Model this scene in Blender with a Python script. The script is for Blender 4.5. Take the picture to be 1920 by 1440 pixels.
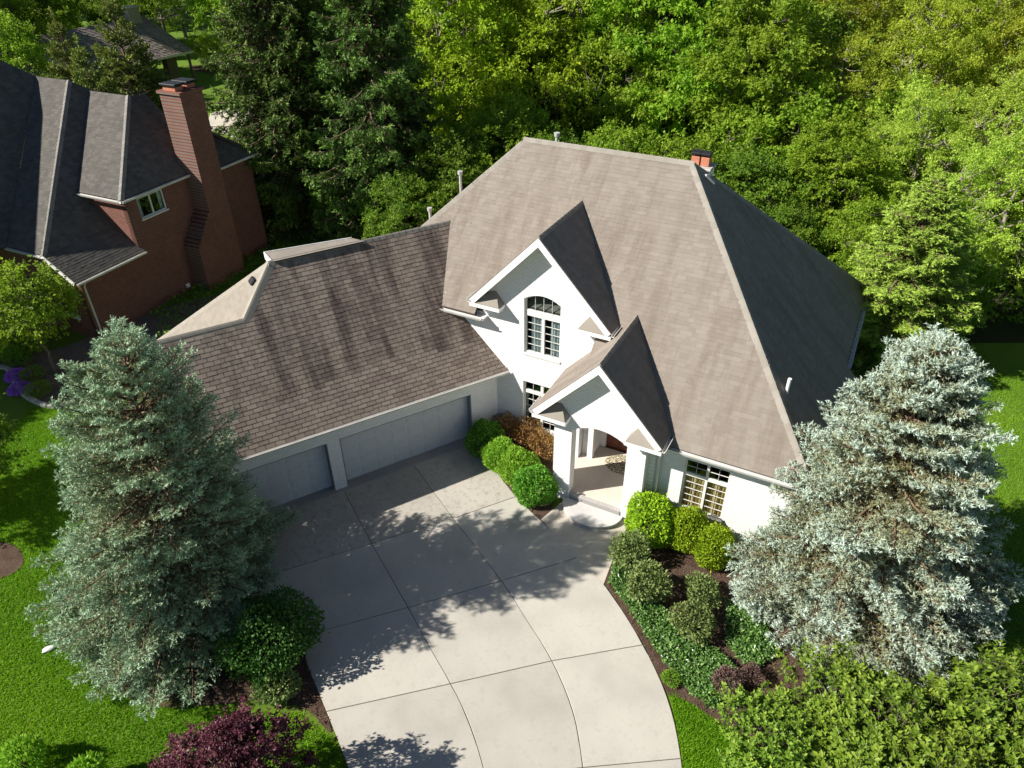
import bpy, bmesh, math
import numpy as np
from mathutils import Matrix, Vector

# ------------------------------------------------------------------ clear
for o in list(bpy.data.objects):
    bpy.data.objects.remove(o, do_unlink=True)
scene = bpy.context.scene
COL = scene.collection
R = math.radians

# ------------------------------------------------------------------ camera (drone, 17 m up, looking 34.7 degrees down)
FPX, PITCH, ROLL, CAMH = 1356.0, R(34.7), R(.45), 17.0
_c, _s = math.cos(PITCH), math.sin(PITCH)
_r = np.array([1, 0, 0.]); _f = np.array([0, _c, -_s]); _d = np.array([0, -_s, -_c])
_cr, _sr = math.cos(ROLL), math.sin(ROLL)
CAM = np.array([_cr*_r+_sr*_d, -_sr*_r+_cr*_d, _f])          # rows: right, down, forward
EYE = np.array([0, 0, CAMH])
cam_data = bpy.data.cameras.new("camera")
cam = bpy.data.objects.new("camera", cam_data)
COL.objects.link(cam)
cam_data.sensor_width = 36.0
cam_data.lens = FPX/1920*36.0
cam_data.clip_start = .1
cam_data.clip_end = 3000
mw = np.eye(4)
mw[:3, 0], mw[:3, 1], mw[:3, 2], mw[:3, 3] = CAM[0], -CAM[1], -CAM[2], EYE
cam.matrix_world = Matrix(mw.tolist())
scene.camera = cam

# ------------------------------------------------------------------ sky, sun, exposure
SUN_AZ, SUN_EL = R(259.0), R(37.0)        # where the sun stands (clockwise from +Y)
world = bpy.data.worlds.new("World")
scene.world = world
world.use_nodes = True
wn = world.node_tree
sky = wn.nodes.new("ShaderNodeTexSky")
sky.sky_type = 'NISHITA'
sky.sun_disc = False
sky.sun_elevation = SUN_EL
sky.sun_rotation = SUN_AZ
sky.air_density = .75
sky.dust_density = .2
sky.ozone_density = 2.0
wn.links.new(sky.outputs[0], wn.nodes["Background"].inputs[0])
wn.nodes["Background"].inputs[1].default_value = .05
sl = bpy.data.lights.new("sun", 'SUN')
sl.energy = 5.0
sl.angle = R(.5)
sl.color = (1.0, .95, .875)
so = bpy.data.objects.new("sun", sl)
COL.objects.link(so)
toward = Vector((math.sin(SUN_AZ)*math.cos(SUN_EL), math.cos(SUN_AZ)*math.cos(SUN_EL), math.sin(SUN_EL)))
so.rotation_euler = toward.to_track_quat('Z', 'Y').to_euler()
so.location = (-40, -10, 60)
vs = scene.view_settings
vs.view_transform = 'Standard'
vs.look = 'None'
vs.exposure = 0.8
vs.gamma = 1.0
vs.use_curve_mapping = False

# ------------------------------------------------------------------ pixel -> place helpers (pixels of the 1920x1440 photograph)
Z = np.array([0, 0, 1.])
def ray(x, y): return CAM.T @ np.array([(x-960)/FPX, (y-720)/FPX, 1.])
def ong(x, y, z=0.):
    d = ray(x, y); return EYE+d*((z-CAMH)/d[2])
def onp(x, y, p, n):
    d = ray(x, y); return EYE+d*(np.dot(p-EYE, n)/np.dot(d, n))
def at_y(x, y, Y): return onp(x, y, np.array([0, Y, 0.]), np.array([0, 1., 0]))

# house frames: A runs along the garage front, B along the main front
def azv(deg): return np.array([math.sin(R(deg)), math.cos(R(deg)), 0.])
A = azv(59.8); nA = np.array([-A[1], A[0], 0.])
B = azv(118.0); nB = np.array([-B[1], B[0], 0.])
C0 = np.array([-.54, 21.42, 0.])
def sp(s, t, z=0.): return C0+B*s+nB*t+Z*z
def gp(a, u, z=0.): return C0-A*a+nA*u+Z*z
# brick neighbour frame
Nd = azv(25.0); Qd = np.array([Nd[1], -Nd[0], 0.])
N0 = np.array([-17.27, 31.47, 0.])
def npq(p, q, z=0.): return N0+Nd*p+Qd*q+Z*z

# ------------------------------------------------------------------ object helpers
WM = {}
def frame(o, x, y):
    x = np.array(x, float)/np.linalg.norm(x); y = np.array(y, float)
    y = y-x*np.dot(x, y); y /= np.linalg.norm(y); z = np.cross(x, y)
    m = np.eye(4); m[:3, 0], m[:3, 1], m[:3, 2], m[:3, 3] = x, y, z, o
    return Matrix(m.tolist())
def link(o, mw=None, parent=None, mat=None):
    COL.objects.link(o)
    mw = mw if mw is not None else Matrix()
    o.matrix_basis = mw
    if parent is not None:
        o.parent = parent
        o.matrix_parent_inverse = WM[parent].inverted()
    WM[o] = mw
    if mat is not None and o.data is not None and len(o.data.materials) == 0:
        o.data.materials.append(mat)
    return o
def tag(o, label=None, cat=None, group=None, kind=None):
    if label: o["label"] = label
    if cat: o["category"] = cat
    if group: o["group"] = group
    if kind: o["kind"] = kind
    return o
def thing(name, loc, label, cat, group=None, rz=0., sc=1.):
    o = bpy.data.objects.new(name, None)
    o.empty_display_size = .3
    m = Matrix.Translation(Vector(loc)) @ Matrix.Rotation(rz, 4, 'Z') @ Matrix.Diagonal((*((sc,)*3 if np.isscalar(sc) else sc), 1))
    link(o, m)
    return tag(o, label, cat, group)
def bm_obj(name, bm, mw=None, parent=None, mat=None, smooth=False):
    bmesh.ops.recalc_face_normals(bm, faces=bm.faces)
    me = bpy.data.meshes.new(name); bm.to_mesh(me); bm.free()
    if smooth:
        me.polygons.foreach_set('use_smooth', [True]*len(me.polygons))
    return link(bpy.data.objects.new(name, me), mw, parent, mat)
def np_mesh(name, V, faces, var=None, smooth=False, mat_index=None):
    """faces: list of integer arrays (m,k)"""
    me = bpy.data.meshes.new(name)
    V = np.ascontiguousarray(V, dtype=np.float32)
    me.vertices.add(len(V)); me.vertices.foreach_set('co', V.ravel())
    loops = np.concatenate([f.ravel() for f in faces]).astype(np.int32)
    tot = np.concatenate([np.full(len(f), f.shape[1]) for f in faces])
    start = np.concatenate([[0], np.cumsum(tot)[:-1]]).astype(np.int32)
    me.loops.add(len(loops)); me.loops.foreach_set('vertex_index', loops)
    me.polygons.add(len(tot)); me.polygons.foreach_set('loop_start', start)
    if mat_index is not None: me.polygons.foreach_set('material_index', mat_index.astype(np.int32))
    me.polygons.foreach_set('use_smooth', np.full(len(tot), smooth))
    me.update(calc_edges=True)
    if var is not None:
        a = me.attributes.new('var', 'FLOAT', 'POINT'); a.data.foreach_set('value', np.ascontiguousarray(var, dtype=np.float32))
    return me
def add_box(bm, x0, x1, y0, y1, z0, z1, bevel=0.):
    g = bmesh.ops.create_cube(bm, size=1.)
    vs_ = g['verts']
    for v in vs_:
        v.co = Vector(((x0+x1)/2+v.co.x*(x1-x0), (y0+y1)/2+v.co.y*(y1-y0), (z0+z1)/2+v.co.z*(z1-z0)))
    if bevel:
        es = list({e for v in vs_ for e in v.link_edges})
        bmesh.ops.bevel(bm, geom=es, offset=bevel, segments=1, affect='EDGES', profile=.5)
def box(name, mw, x0, x1, y0, y1, z0, z1, mat, parent, bevel=.008):
    bm = bmesh.new(); add_box(bm, x0, x1, y0, y1, z0, z1, bevel)
    return bm_obj(name, bm, mw, parent, mat)
def boxes(name, mw, L, mat, parent, bevel=.004):
    bm = bmesh.new()
    for b in L: add_box(bm, *b, bevel)
    return bm_obj(name, bm, mw, parent, mat)
def add_poly(bm, outline, holes, z0, z1):
    edges = []
    for loop in [outline]+list(holes):
        vv = [bm.verts.new((p[0], p[1], z0)) for p in loop]
        for i in range(len(vv)): edges.append(bm.edges.new((vv[i], vv[(i+1) % len(vv)])))
    if holes:
        r = bmesh.ops.triangle_fill(bm, edges=edges, use_beauty=True, use_dissolve=False)
        fs = [f for f in r['geom'] if isinstance(f, bmesh.types.BMFace)]
    else:
        fs = [bm.faces.new([e.verts[0] for e in edges])]
    if z1 != z0:
        r = bmesh.ops.extrude_face_region(bm, geom=fs)
        for v in r['geom']:
            if isinstance(v, bmesh.types.BMVert): v.co.z += z1-z0
def poly(name, mw, outline, holes, z0, z1, mat, parent):
    bm = bmesh.new(); add_poly(bm, outline, holes, z0, z1)
    return bm_obj(name, bm, mw, parent, mat)
def add_cyl(bm, p0, p1, r0, r1, n=14):
    p0, p1 = Vector(p0), Vector(p1); d = p1-p0
    g = bmesh.ops.create_cone(bm, cap_ends=True, segments=n, radius1=r0, radius2=r1, depth=d.length)
    m = Matrix.Translation((p0+p1)/2) @ d.to_track_quat('Z', 'Y').to_matrix().to_4x4()
    bmesh.ops.transform(bm, matrix=m, verts=g['verts'])
def cyl(name, p0, p1, r0, r1, mat, parent, n=14, mw=None):
    bm = bmesh.new(); add_cyl(bm, p0, p1, r0, r1, n)
    return bm_obj(name, bm, mw, parent, mat)

# ------------------------------------------------------------------ materials
class NT:
    def __init__(s, name):
        s.m = bpy.data.materials.new(name); s.m.use_nodes = True
        s.t = s.m.node_tree; s.b = s.t.nodes["Principled BSDF"]; s.o = s.t.nodes["Material Output"]
        s.b.inputs['Specular IOR Level'].default_value = .3
    def n(s, typ, **k):
        q = s.t.nodes.new("ShaderNode"+typ)
        for a, v in k.items(): setattr(q, a, v)
        return q
    def l(s, a, b): s.t.links.new(a, b)
    def val(s, inp, v):
        if hasattr(v, 'links') or hasattr(v, 'is_linked'): s.l(v, inp)
        else: inp.default_value = v
    def coord(s, out='Object', scale=(1, 1, 1), rot=(0, 0, 0)):
        c = s.n('TexCoord'); mp = s.n('Mapping'); mp.inputs['Scale'].default_value = scale; mp.inputs['Rotation'].default_value = rot
        s.l(c.outputs[out], mp.inputs[0]); return mp.outputs[0]
    def noise(s, co, scale, detail=4., rough=.6, lac=2.):
        q = s.n('TexNoise'); s.l(co, q.inputs['Vector'])
        q.inputs['Scale'].default_value = scale; q.inputs['Detail'].default_value = detail; q.inputs['Roughness'].default_value = rough
        return q.outputs['Fac']
    def ramp(s, f, stops):
        q = s.n('ValToRGB'); s.l(f, q.inputs[0]); e = q.color_ramp.elements
        while len(e) < len(stops): e.new(.5)
        for x, (p, c) in zip(e, stops):
            x.position = p; x.color = (c, c, c, 1) if np.isscalar(c) else (*c, 1)
        return q.outputs[0]
    def mix(s, f, a, b, blend='MIX'):
        q = s.n('Mix', data_type='RGBA', blend_type=blend)
        s.val(q.inputs[0], f)
        for i, v in ((6, a), (7, b)):
            if isinstance(v, tuple): q.inputs[i].default_value = (*v, 1)
            else: s.l(v, q.inputs[i])
        return q.outputs[2]
    def math(s, op, a, b=0.):
        q = s.n('Math', operation=op); s.val(q.inputs[0], a); s.val(q.inputs[1], b); return q.outputs[0]
    def attr(s, name='var'):
        q = s.n('Attribute'); q.attribute_name = name; return q.outputs['Fac']
    def bump(s, h, strength=.4, dist=.01):
        q = s.n('Bump'); q.inputs['Strength'].default_value = strength; q.inputs['Distance'].default_value = dist
        s.l(h, q.inputs['Height']); s.l(q.outputs[0], s.b.inputs['Normal'])
    def base(s, c, rough=.8):
        if isinstance(c, tuple): s.b.inputs['Base Color'].default_value = (*c, 1)
        else: s.l(c, s.b.inputs['Base Color'])
        s.b.inputs['Roughness'].default_value = rough
        return s

def plain(name, c, rough=.6, var=.12, scale=6., bump=0., metal=0.):
    q = NT(name); co = q.coord(); f = q.noise(co, scale, 5)
    lo = tuple(max(0, x*(1-var)) for x in c); hi = tuple(min(1, x*(1+var)) for x in c)
    q.base(q.ramp(f, [(.3, lo), (.7, hi)]), rough)
    q.b.inputs['Metallic'].default_value = metal
    if bump: q.bump(q.noise(co, scale*12, 3), bump, .004)
    return q.m

def shingle_mat(name, cols, dark, streak=.5, grain=90., streak_scale=(1.6, .22, 1)):
    """cols: palette picked by each shingle's own random value; streaks of algae run down the slope (local y)"""
    q = NT(name); co = q.coord()
    f = q.attr()
    pal = q.ramp(f, [(i/(len(cols)-1), c) for i, c in enumerate(cols)])
    g = q.noise(co, grain, 2)
    pal = q.mix(q.ramp(g, [(.35, .0), (.75, .35)]), pal, tuple(x*1.5 for x in cols[-1]))
    bl = q.noise(co, 1.1, 4)
    pal = q.mix(q.ramp(bl, [(.4, .0), (.75, .25)]), pal, tuple(x*.75 for x in cols[0]))
    st = q.noise(q.coord('Object', streak_scale), 1.0, 5, .65)
    st = q.math('MULTIPLY', q.ramp(st, [(.46, 0.), (.66, 1.)]), streak)
    q.base(q.mix(st, pal, dark), .92)
    q.bump(g, .5, .004)
    return q.m

def brick_mat(name, c1, c2, mortar, bw=.2, bh=.075, bump=.6, dirt=.25, dirtc=(.3, .28, .26), paint=False):
    q = NT(name); co = q.coord()
    br = q.n('TexBrick'); q.l(co, br.inputs['Vector'])
    br.inputs['Color1'].default_value = (*c1, 1); br.inputs['Color2'].default_value = (*c2, 1); br.inputs['Mortar'].default_value = (*mortar, 1)
    br.inputs['Scale'].default_value = 1.; br.inputs['Brick Width'].default_value = bw; br.inputs['Row Height'].default_value = bh
    br.inputs['Mortar Size'].default_value = .009; br.inputs['Mortar Smooth'].default_value = .3; br.inputs['Bias'].default_value = -.1
    n1 = q.noise(co, 1.4, 6); n2 = q.noise(co, 22, 4)
    c = q.mix(q.math('MULTIPLY', q.ramp(n1, [(.45, 0.), (.8, 1.)]), dirt), br.outputs[0], dirtc)
    c = q.mix(q.ramp(n2, [(.4, 0.), (.75, .25)]), c, tuple(x*.8 for x in c1))
    q.base(c, .85)
    h = q.math('ADD', q.math('MULTIPLY', br.outputs['Fac'], -1.), q.math('MULTIPLY', n2, .5))
    q.bump(h, bump, .008)
    return q.m

def foliage(name, cols, trans=.3, rough=.55, hue=.022, spec=.3):
    """cols: leaf palette over the per-leaf random value"""
    q = NT(name)
    c = q.ramp(q.attr(), [(i/(len(cols)-1), k) for i, k in enumerate(cols)])
    oi = q.n('ObjectInfo'); hs = q.n('HueSaturation')
    q.l(c, hs.inputs['Color'])
    q.l(q.math('ADD', q.math('MULTIPLY', oi.outputs['Random'], hue), .5-hue/2), hs.inputs['Hue'])
    q.l(q.math('ADD', q.math('MULTIPLY', oi.outputs['Random'], .3), .86), hs.inputs['Value'])
    c = hs.outputs[0]
    q.base(c, rough); q.b.inputs['Specular IOR Level'].default_value = spec
    if trans:
        tr = q.n('BsdfTranslucent'); ms = q.n('MixShader'); ms.inputs[0].default_value = trans
        q.l(q.mix(.5, c, (.9, 1., .25), 'MULTIPLY'), tr.inputs[0]) if False else q.l(c, tr.inputs[0])
        q.l(q.b.outputs[0], ms.inputs[1]); q.l(tr.outputs[0], ms.inputs[2]); q.l(ms.outputs[0], q.o.inputs[0])
    return q.m

def glass_mat(name):
    q = NT(name)
    tr = q.n('BsdfTransparent'); tr.inputs[0].default_value = (.82, .88, .88, 1)
    gl = q.n('BsdfGlossy'); gl.inputs['Roughness'].default_value = .03
    fr = q.n('LayerWeight'); fr.inputs[0].default_value = .5
    ms = q.n('MixShader'); q.l(q.math('ADD', q.math('MULTIPLY', q.math('POWER', fr.outputs['Facing'], 3.), .6), .05), ms.inputs[0]); q.l(tr.outputs[0], ms.inputs[1]); q.l(gl.outputs[0], ms.inputs[2])
    q.l(ms.outputs[0], q.o.inputs[0])
    return q.m

MAT = {}
MAT['roof'] = shingle_mat('architectural_shingle', [(0.200, 0.170, 0.142), (0.219, 0.188, 0.157), (0.229, 0.197, 0.165), (0.248, 0.215, 0.182)], (.135, .102, .08), .5)
MAT['garage_roof'] = shingle_mat('three_tab_shingle', [(0.171, 0.128, 0.105), (0.218, 0.175, 0.144), (0.245, 0.199, 0.160), (0.279, 0.226, 0.182)], (.055, .036, .034), .9, streak_scale=(1.3, .16, 1))
MAT['roof_deck'] = plain('shingle_underlayer', (.075, .058, .048), .95, .2)
MAT['cap'] = shingle_mat('ridge_cap_shingle', [(0.234, 0.210, 0.176), (0.265, 0.244, 0.207), (0.296, 0.269, 0.233)], (.2, .17, .14), .2)
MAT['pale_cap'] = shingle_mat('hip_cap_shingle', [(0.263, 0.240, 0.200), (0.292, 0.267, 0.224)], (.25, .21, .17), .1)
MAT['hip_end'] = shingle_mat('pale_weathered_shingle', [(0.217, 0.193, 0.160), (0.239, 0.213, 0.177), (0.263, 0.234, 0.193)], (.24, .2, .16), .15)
MAT['nroof'] = shingle_mat('dark_grey_shingle', [(.075, .07, .062), (.1, .092, .082), (.125, .115, .1)], (.05, .048, .045), .4)
MAT['ncap'] = shingle_mat('pale_grey_ridge_cap', [(.17, .165, .145), (.21, .2, .175), (.24, .23, .2)], (.12, .115, .1), .1)
MAT['far_roof'] = shingle_mat('brown_shake', [(.17, .14, .125), (.25, .21, .185), (.33, .28, .245)], (.12, .09, .08), .5)
MAT['white_brick'] = brick_mat('painted_white_brick', (.85, .845, .835), (.79, .78, .765), (.70, .69, .675), bump=.9, dirt=.12, dirtc=(.66, .63, .59))
MAT['trim'] = plain('white_painted_trim', (.8, .79, .77), .45, .04)
MAT['gutter'] = plain('off_white_gutter', (.66, .645, .61), .4, .1, 2.)
MAT['door'] = plain('grey_garage_door_paint', (.58, .585, .60), .45, .05, 3.)
MAT['jamb'] = plain('slate_grey_jamb', (.2, .22, .25), .5, .08)
MAT['wood_door'] = plain('brown_stained_wood', (.16, .06, .035), .4, .3, 8.)
MAT['window_frame'] = plain('cream_window_frame', (.74, .71, .66), .45, .05)
MAT['glass'] = glass_mat('window_glass')
MAT['room'] = plain('unlit_room_black', (.02, .02, .02), .9, .2)
MAT['curtain'] = plain('grey_curtain', (.55, .56, .56), .9, .15, 4.)
MAT['drape'] = plain('tan_drape', (.58, .38, .16), .9, .2, 4.)
MAT['brass'] = plain('dark_bronze', (.05, .04, .03), .4, .1)
MAT['pipe'] = plain('pale_metal_pipe', (.55, .54, .52), .4, .1, metal=.2)
MAT['black'] = plain('black_metal', (.02, .02, .022), .5, .2)
MAT['clay'] = plain('clay_flue_tile', (.5, .2, .12), .8, .15, 9.)
MAT['red_brick'] = brick_mat('red_brick', (.22, .078, .05), (.145, .052, .036), (.2, .155, .13), dirt=.35, dirtc=(.09, .045, .035))
MAT['stone'] = brick_mat('pale_stone', (.5, .46, .4), (.4, .37, .33), (.3, .28, .25), .35, .16)
MAT['bark'] = plain('grey_brown_bark', (.14, .115, .09), .95, .4, 9., .6)
MAT['pale_bark'] = plain('pale_bark', (.26, .23, .18), .95, .35, 9., .6)
MAT['twig'] = plain('brown_conifer_branch', (.17, .12, .075), .95, .35, 12.)
MAT['stone_grey'] = plain('grey_edging_stone', (.42, .4, .36), .9, .25, 5., .5)

def concrete(name, c, stain=.35, stainc=(.2, .18, .16)):
    q = NT(name); co = q.coord(); w = q.coord('Object', (1, 1, 1))
    oi = q.n('ObjectInfo')
    n1 = q.noise(co, .55, 6, .62); n2 = q.noise(co, 45, 3); n3 = q.noise(co, 4.5, 6, .7)
    a = q.ramp(n1, [(.3, tuple(x*.80 for x in c)), (.5, tuple(x*.99 for x in c)), (.7, tuple(x*1.08 for x in c))])
    a = q.mix(q.math('MULTIPLY', q.ramp(n3, [(.5, 0.), (.78, 1.)]), stain), a, stainc)
    a = q.mix(q.ramp(n2, [(.4, 0.), (.8, .22)]), a, tuple(x*.7 for x in c))
    hs = q.n('HueSaturation'); q.l(a, hs.inputs['Color'])
    q.l(q.math('ADD', q.math('MULTIPLY', oi.outputs['Random'], .14), .93), hs.inputs['Value'])
    q.base(hs.outputs[0], .9); q.bump(n2, .25, .004)
    return q.m
MAT['concrete'] = concrete('driveway_concrete', (.45, .425, .37), .5, (.29, .26, .22))
MAT['concrete_stained'] = concrete('stained_driveway_concrete', (.41, .38, .33), .8, (.15, .125, .1))
MAT['joint'] = plain('dark_joint', (.10, .075, .06), 1., .3)
MAT['walk'] = concrete('walk_concrete', (.52, .47, .40), .18, (.36, .32, .28))
MAT['porch'] = concrete('porch_concrete', (.6, .52, .44), .12, (.5, .42, .36))
MAT['stepstone'] = concrete('pale_step_stone', (.58, .56, .54), .3, (.42, .4, .39))
MAT['stepbrick'] = brick_mat('grey_painted_step_brick', (.42, .40, .38), (.5, .47, .43), (.3, .29, .28), .1, .2)

def mulch_mat():
    q = NT('bark_mulch'); co = q.coord(); n = q.noise(co, 38, 6, .75); m = q.noise(co, 2.2, 4)
    c = q.ramp(n, [(.3, (.028, .018, .013)), (.5, (.085, .05, .034)), (.66, (.15, .09, .06)), (.85, (.24, .16, .11))])
    q.base(q.mix(q.ramp(m, [(.4, 0.), (.7, .4)]), c, (.2, .14, .10)), 1.); q.bump(n, 1., .05)
    return q.m
MAT['mulch'] = mulch_mat()
def grass_ground():
    q = NT('lawn_turf'); co = q.coord(); n = q.noise(co, .35, 5); f = q.noise(co, 60, 5, .8); g = q.noise(co, 4., 4)
    c = q.ramp(n, [(.3, (.10, .195, .009)), (.55, (.13, .23, .011)), (.75, (.175, .265, .017))])
    c = q.mix(q.ramp(f, [(.35, .5), (.7, 0.)]), c, (.05, .10, .008))
    c = q.mix(q.ramp(g, [(.5, 0.), (.8, .35)]), c, (.12, .17, .02))
    q.base(c, .9); q.bump(f, 1., .03)
    return q.m
MAT['lawn'] = grass_ground()
def forest_ground():
    q = NT('forest_floor_litter'); co = q.coord(); n = q.noise(co, .8, 6); f = q.noise(co, 30, 5, .8)
    c = q.ramp(n, [(.35, (.05, .045, .02)), (.6, (.035, .055, .015)), (.8, (.08, .065, .04))])
    q.base(q.mix(q.ramp(f, [(.35, .7), (.7, 0.)]), c, (.015, .016, .008)), 1.); q.bump(f, 1., .06)
    return q.m
MAT['forest'] = forest_ground()

F_ = foliage
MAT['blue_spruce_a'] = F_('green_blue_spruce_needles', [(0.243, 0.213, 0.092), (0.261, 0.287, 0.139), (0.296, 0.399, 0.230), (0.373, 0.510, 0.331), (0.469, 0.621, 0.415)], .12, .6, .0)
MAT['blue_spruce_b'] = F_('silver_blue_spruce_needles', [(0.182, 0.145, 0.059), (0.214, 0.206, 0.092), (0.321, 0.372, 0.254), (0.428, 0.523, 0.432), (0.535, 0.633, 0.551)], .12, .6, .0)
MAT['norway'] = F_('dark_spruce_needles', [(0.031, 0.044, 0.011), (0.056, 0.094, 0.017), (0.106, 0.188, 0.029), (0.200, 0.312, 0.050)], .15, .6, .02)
MAT['hemlock'] = F_('hemlock_needles', [(0.126, 0.168, 0.023), (0.232, 0.336, 0.044), (0.338, 0.484, 0.067), (0.423, 0.568, 0.090)], .2, .6, .02)
MAT['arbor'] = F_('yew_needles', [(0.068, 0.085, 0.018), (0.127, 0.169, 0.029), (0.203, 0.254, 0.043), (0.270, 0.304, 0.051)], .15, .6, .03)
MAT['leaf_yellow'] = F_('yellow_green_leaves', [(0.220, 0.340, 0.019), (0.338, 0.493, 0.026), (0.421, 0.561, 0.032), (0.524, 0.629, 0.045)], 0.5)
MAT['leaf_mid'] = F_('mid_green_leaves', [(0.134, 0.264, 0.018), (0.229, 0.386, 0.026), (0.297, 0.456, 0.031), (0.403, 0.528, 0.050)], 0.5)
MAT['leaf_deep'] = F_('deep_green_leaves', [(0.084, 0.184, 0.018), (0.142, 0.271, 0.021), (0.196, 0.335, 0.026), (0.265, 0.389, 0.035)], 0.45)
MAT['leaf_olive'] = F_('olive_yellow_leaves', [(0.225, 0.289, 0.023), (0.334, 0.406, 0.032), (0.431, 0.488, 0.043), (0.525, 0.561, 0.069)], 0.5)
MAT['leaf_pale'] = F_('pale_green_leaves', [(0.242, 0.364, 0.041), (0.372, 0.509, 0.060), (0.463, 0.600, 0.081), (0.611, 0.728, 0.134)], 0.5)
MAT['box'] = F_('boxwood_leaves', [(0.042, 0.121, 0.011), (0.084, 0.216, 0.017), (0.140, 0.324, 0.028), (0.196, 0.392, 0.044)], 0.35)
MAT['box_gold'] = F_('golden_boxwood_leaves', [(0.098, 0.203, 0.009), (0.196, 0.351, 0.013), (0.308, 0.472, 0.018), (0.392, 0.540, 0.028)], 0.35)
MAT['arborvitae'] = F_('globe_arborvitae_foliage', [(0.084, 0.203, 0.017), (0.168, 0.351, 0.022), (0.252, 0.459, 0.033), (0.336, 0.540, 0.066)], 0.35)
MAT['orange'] = F_('orange_barberry_leaves', [(0.125, 0.075, 0.025), (0.275, 0.138, 0.044), (0.375, 0.213, 0.075), (0.325, 0.250, 0.075)], .3)
MAT['maroon'] = F_('maroon_leaves', [(.05, .010, .018), (.10, .022, .034), (.19, .055, .07), (.34, .13, .15)], .3, .45)
MAT['cover'] = F_('groundcover_leaves', [(0.044, 0.105, 0.018), (0.088, 0.203, 0.036), (0.133, 0.273, 0.051), (0.243, 0.386, 0.114)], .2, .35, spec=.6)
MAT['shrub_shade'] = F_('shade_darkened_shrub_leaves', [(.025, .07, .012), (.04, .105, .016), (.055, .135, .02), (.085, .17, .03)], .25)  # leaf green darkened to stand for the spruce's shade on this shrub
MAT['azalea'] = F_('grey_green_shrub_leaves', [(0.068, 0.105, 0.025), (0.123, 0.189, 0.044), (0.193, 0.265, 0.075), (0.275, 0.349, 0.125)], .25)
MAT['hedge'] = F_('bright_hedge_leaves', [(0.092, 0.165, 0.019), (0.160, 0.266, 0.028), (0.226, 0.343, 0.035), (0.334, 0.432, 0.050)], 0.4, .45)
MAT['bronze'] = F_('bronze_shrub_leaves', [(.05, .028, .025), (.1, .055, .05), (.17, .1, .085), (.24, .17, .14)], .2)
MAT['lilac'] = F_('purple_flowers', [(0.240, 0.072, 0.450), (0.400, 0.144, 0.684), (0.560, 0.240, 0.900)], .2)
MAT['grass'] = F_('grass_blades', [(0.089, 0.225, 0.005), (0.149, 0.333, 0.007), (0.198, 0.408, 0.010), (0.298, 0.462, 0.015)], 0.4, .6, .0)
MAT['rug_a'] = plain('cream_rug', (.6, .54, .42), .95, .1)
MAT['chip'] = plain('mulch_chip', (.13, .08, .055), 1., .5, 3.)
# ================================================================== SETTING
rng = np.random.default_rng(7)
def flat(name, pts, z, mat, parent=None, thick=0., label=None):
    """pts: world xy polygon; origin at its middle"""
    c = np.mean(np.array(pts)[:, :2], axis=0)
    o = poly(name, Matrix.Translation((c[0], c[1], z)), [(p[0]-c[0], p[1]-c[1]) for p in pts], [], 0., -thick, mat, parent)
    return o
def pxs(L): return [ong(x, y) for x, y in L]

def big_sheet(name, x0, x1, y0, y1, n, z, mat, wob=0.):
    xs = np.linspace(x0, x1, n); ys = np.linspace(y0, y1, n)
    X, Y = np.meshgrid(xs, ys); V = np.stack([X.ravel(), Y.ravel(), np.full(n*n, z)], 1)
    i = np.arange((n-1)*n).reshape(n-1, n)[:, :-1].ravel()
    me = np_mesh(name, V, [np.stack([i, i+1, i+n+1, i+n], 1)])
    return link(bpy.data.objects.new(name, me), None, None, mat)
tag(big_sheet('ground', -900, 900, -120, 1500, 40, -.012, MAT['lawn']), kind='structure')
forest_pts = [(-9, 33), (-13, 44), (-16, 58), (-12, 90), (-20, 300), (400, 300), (400, 40), (60, 27), (20, 27.5), (14, 29), (6, 33)]
tag(flat('forest_floor', forest_pts, -.006, MAT['forest']), kind='structure')

# ---- driveway: slabs cast in a grid, joints recessed
drive_cols = [  # four edge lines running away from the garage, as pixel chains; every line has the same stations
    [(420, 1000), (480, 1087), (560, 1196), (575, 1245), (612, 1335), (650, 1432), (672, 1500), (760, 1760)],
    [(645, 921), (697, 1020), (765, 1140), (803, 1210), (845, 1283), (881, 1360), (912, 1463), (975, 1720)],
    [(775, 872), (850, 973), (940, 1090), (988, 1165), (1035, 1240), (1074, 1335), (1093, 1440), (1130, 1690)],
    [(893, 830), (968, 932), (1088, 1045), (1150, 1122), (1205, 1210), (1250, 1306), (1277, 1423), (1297, 1650)]]
GC = [[ong(*p) for p in c] for c in drive_cols]
def smooth_chain(c, i, j):
    """Catmull-Rom through the chain between stations i and j"""
    out = []
    for k in range(i, j):
        p0, p1, p2, p3 = (c[max(0, k-1)], c[k], c[k+1], c[min(len(c)-1, k+2)])
        for t in np.linspace(0, 1, 5)[:-1]:
            out.append(.5*((2*p1)+(-p0+p2)*t+(2*p0-5*p1+4*p2-p3)*t*t+(-p0+3*p1-3*p2+p3)*t**3))
    out.append(c[j]); return out
drv_out = smooth_chain(GC[0], 0, 7)+[GC[k][7] for k in (1, 2)]+smooth_chain(GC[3], 0, 7)[::-1]+[GC[2][0], GC[1][0]]
drive = tag(flat('driveway', drv_out, .002, MAT['joint']), kind='structure')
rows_ = [(0, 1), (1, 2), (2, 4), (4, 6), (6, 7)]
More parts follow.
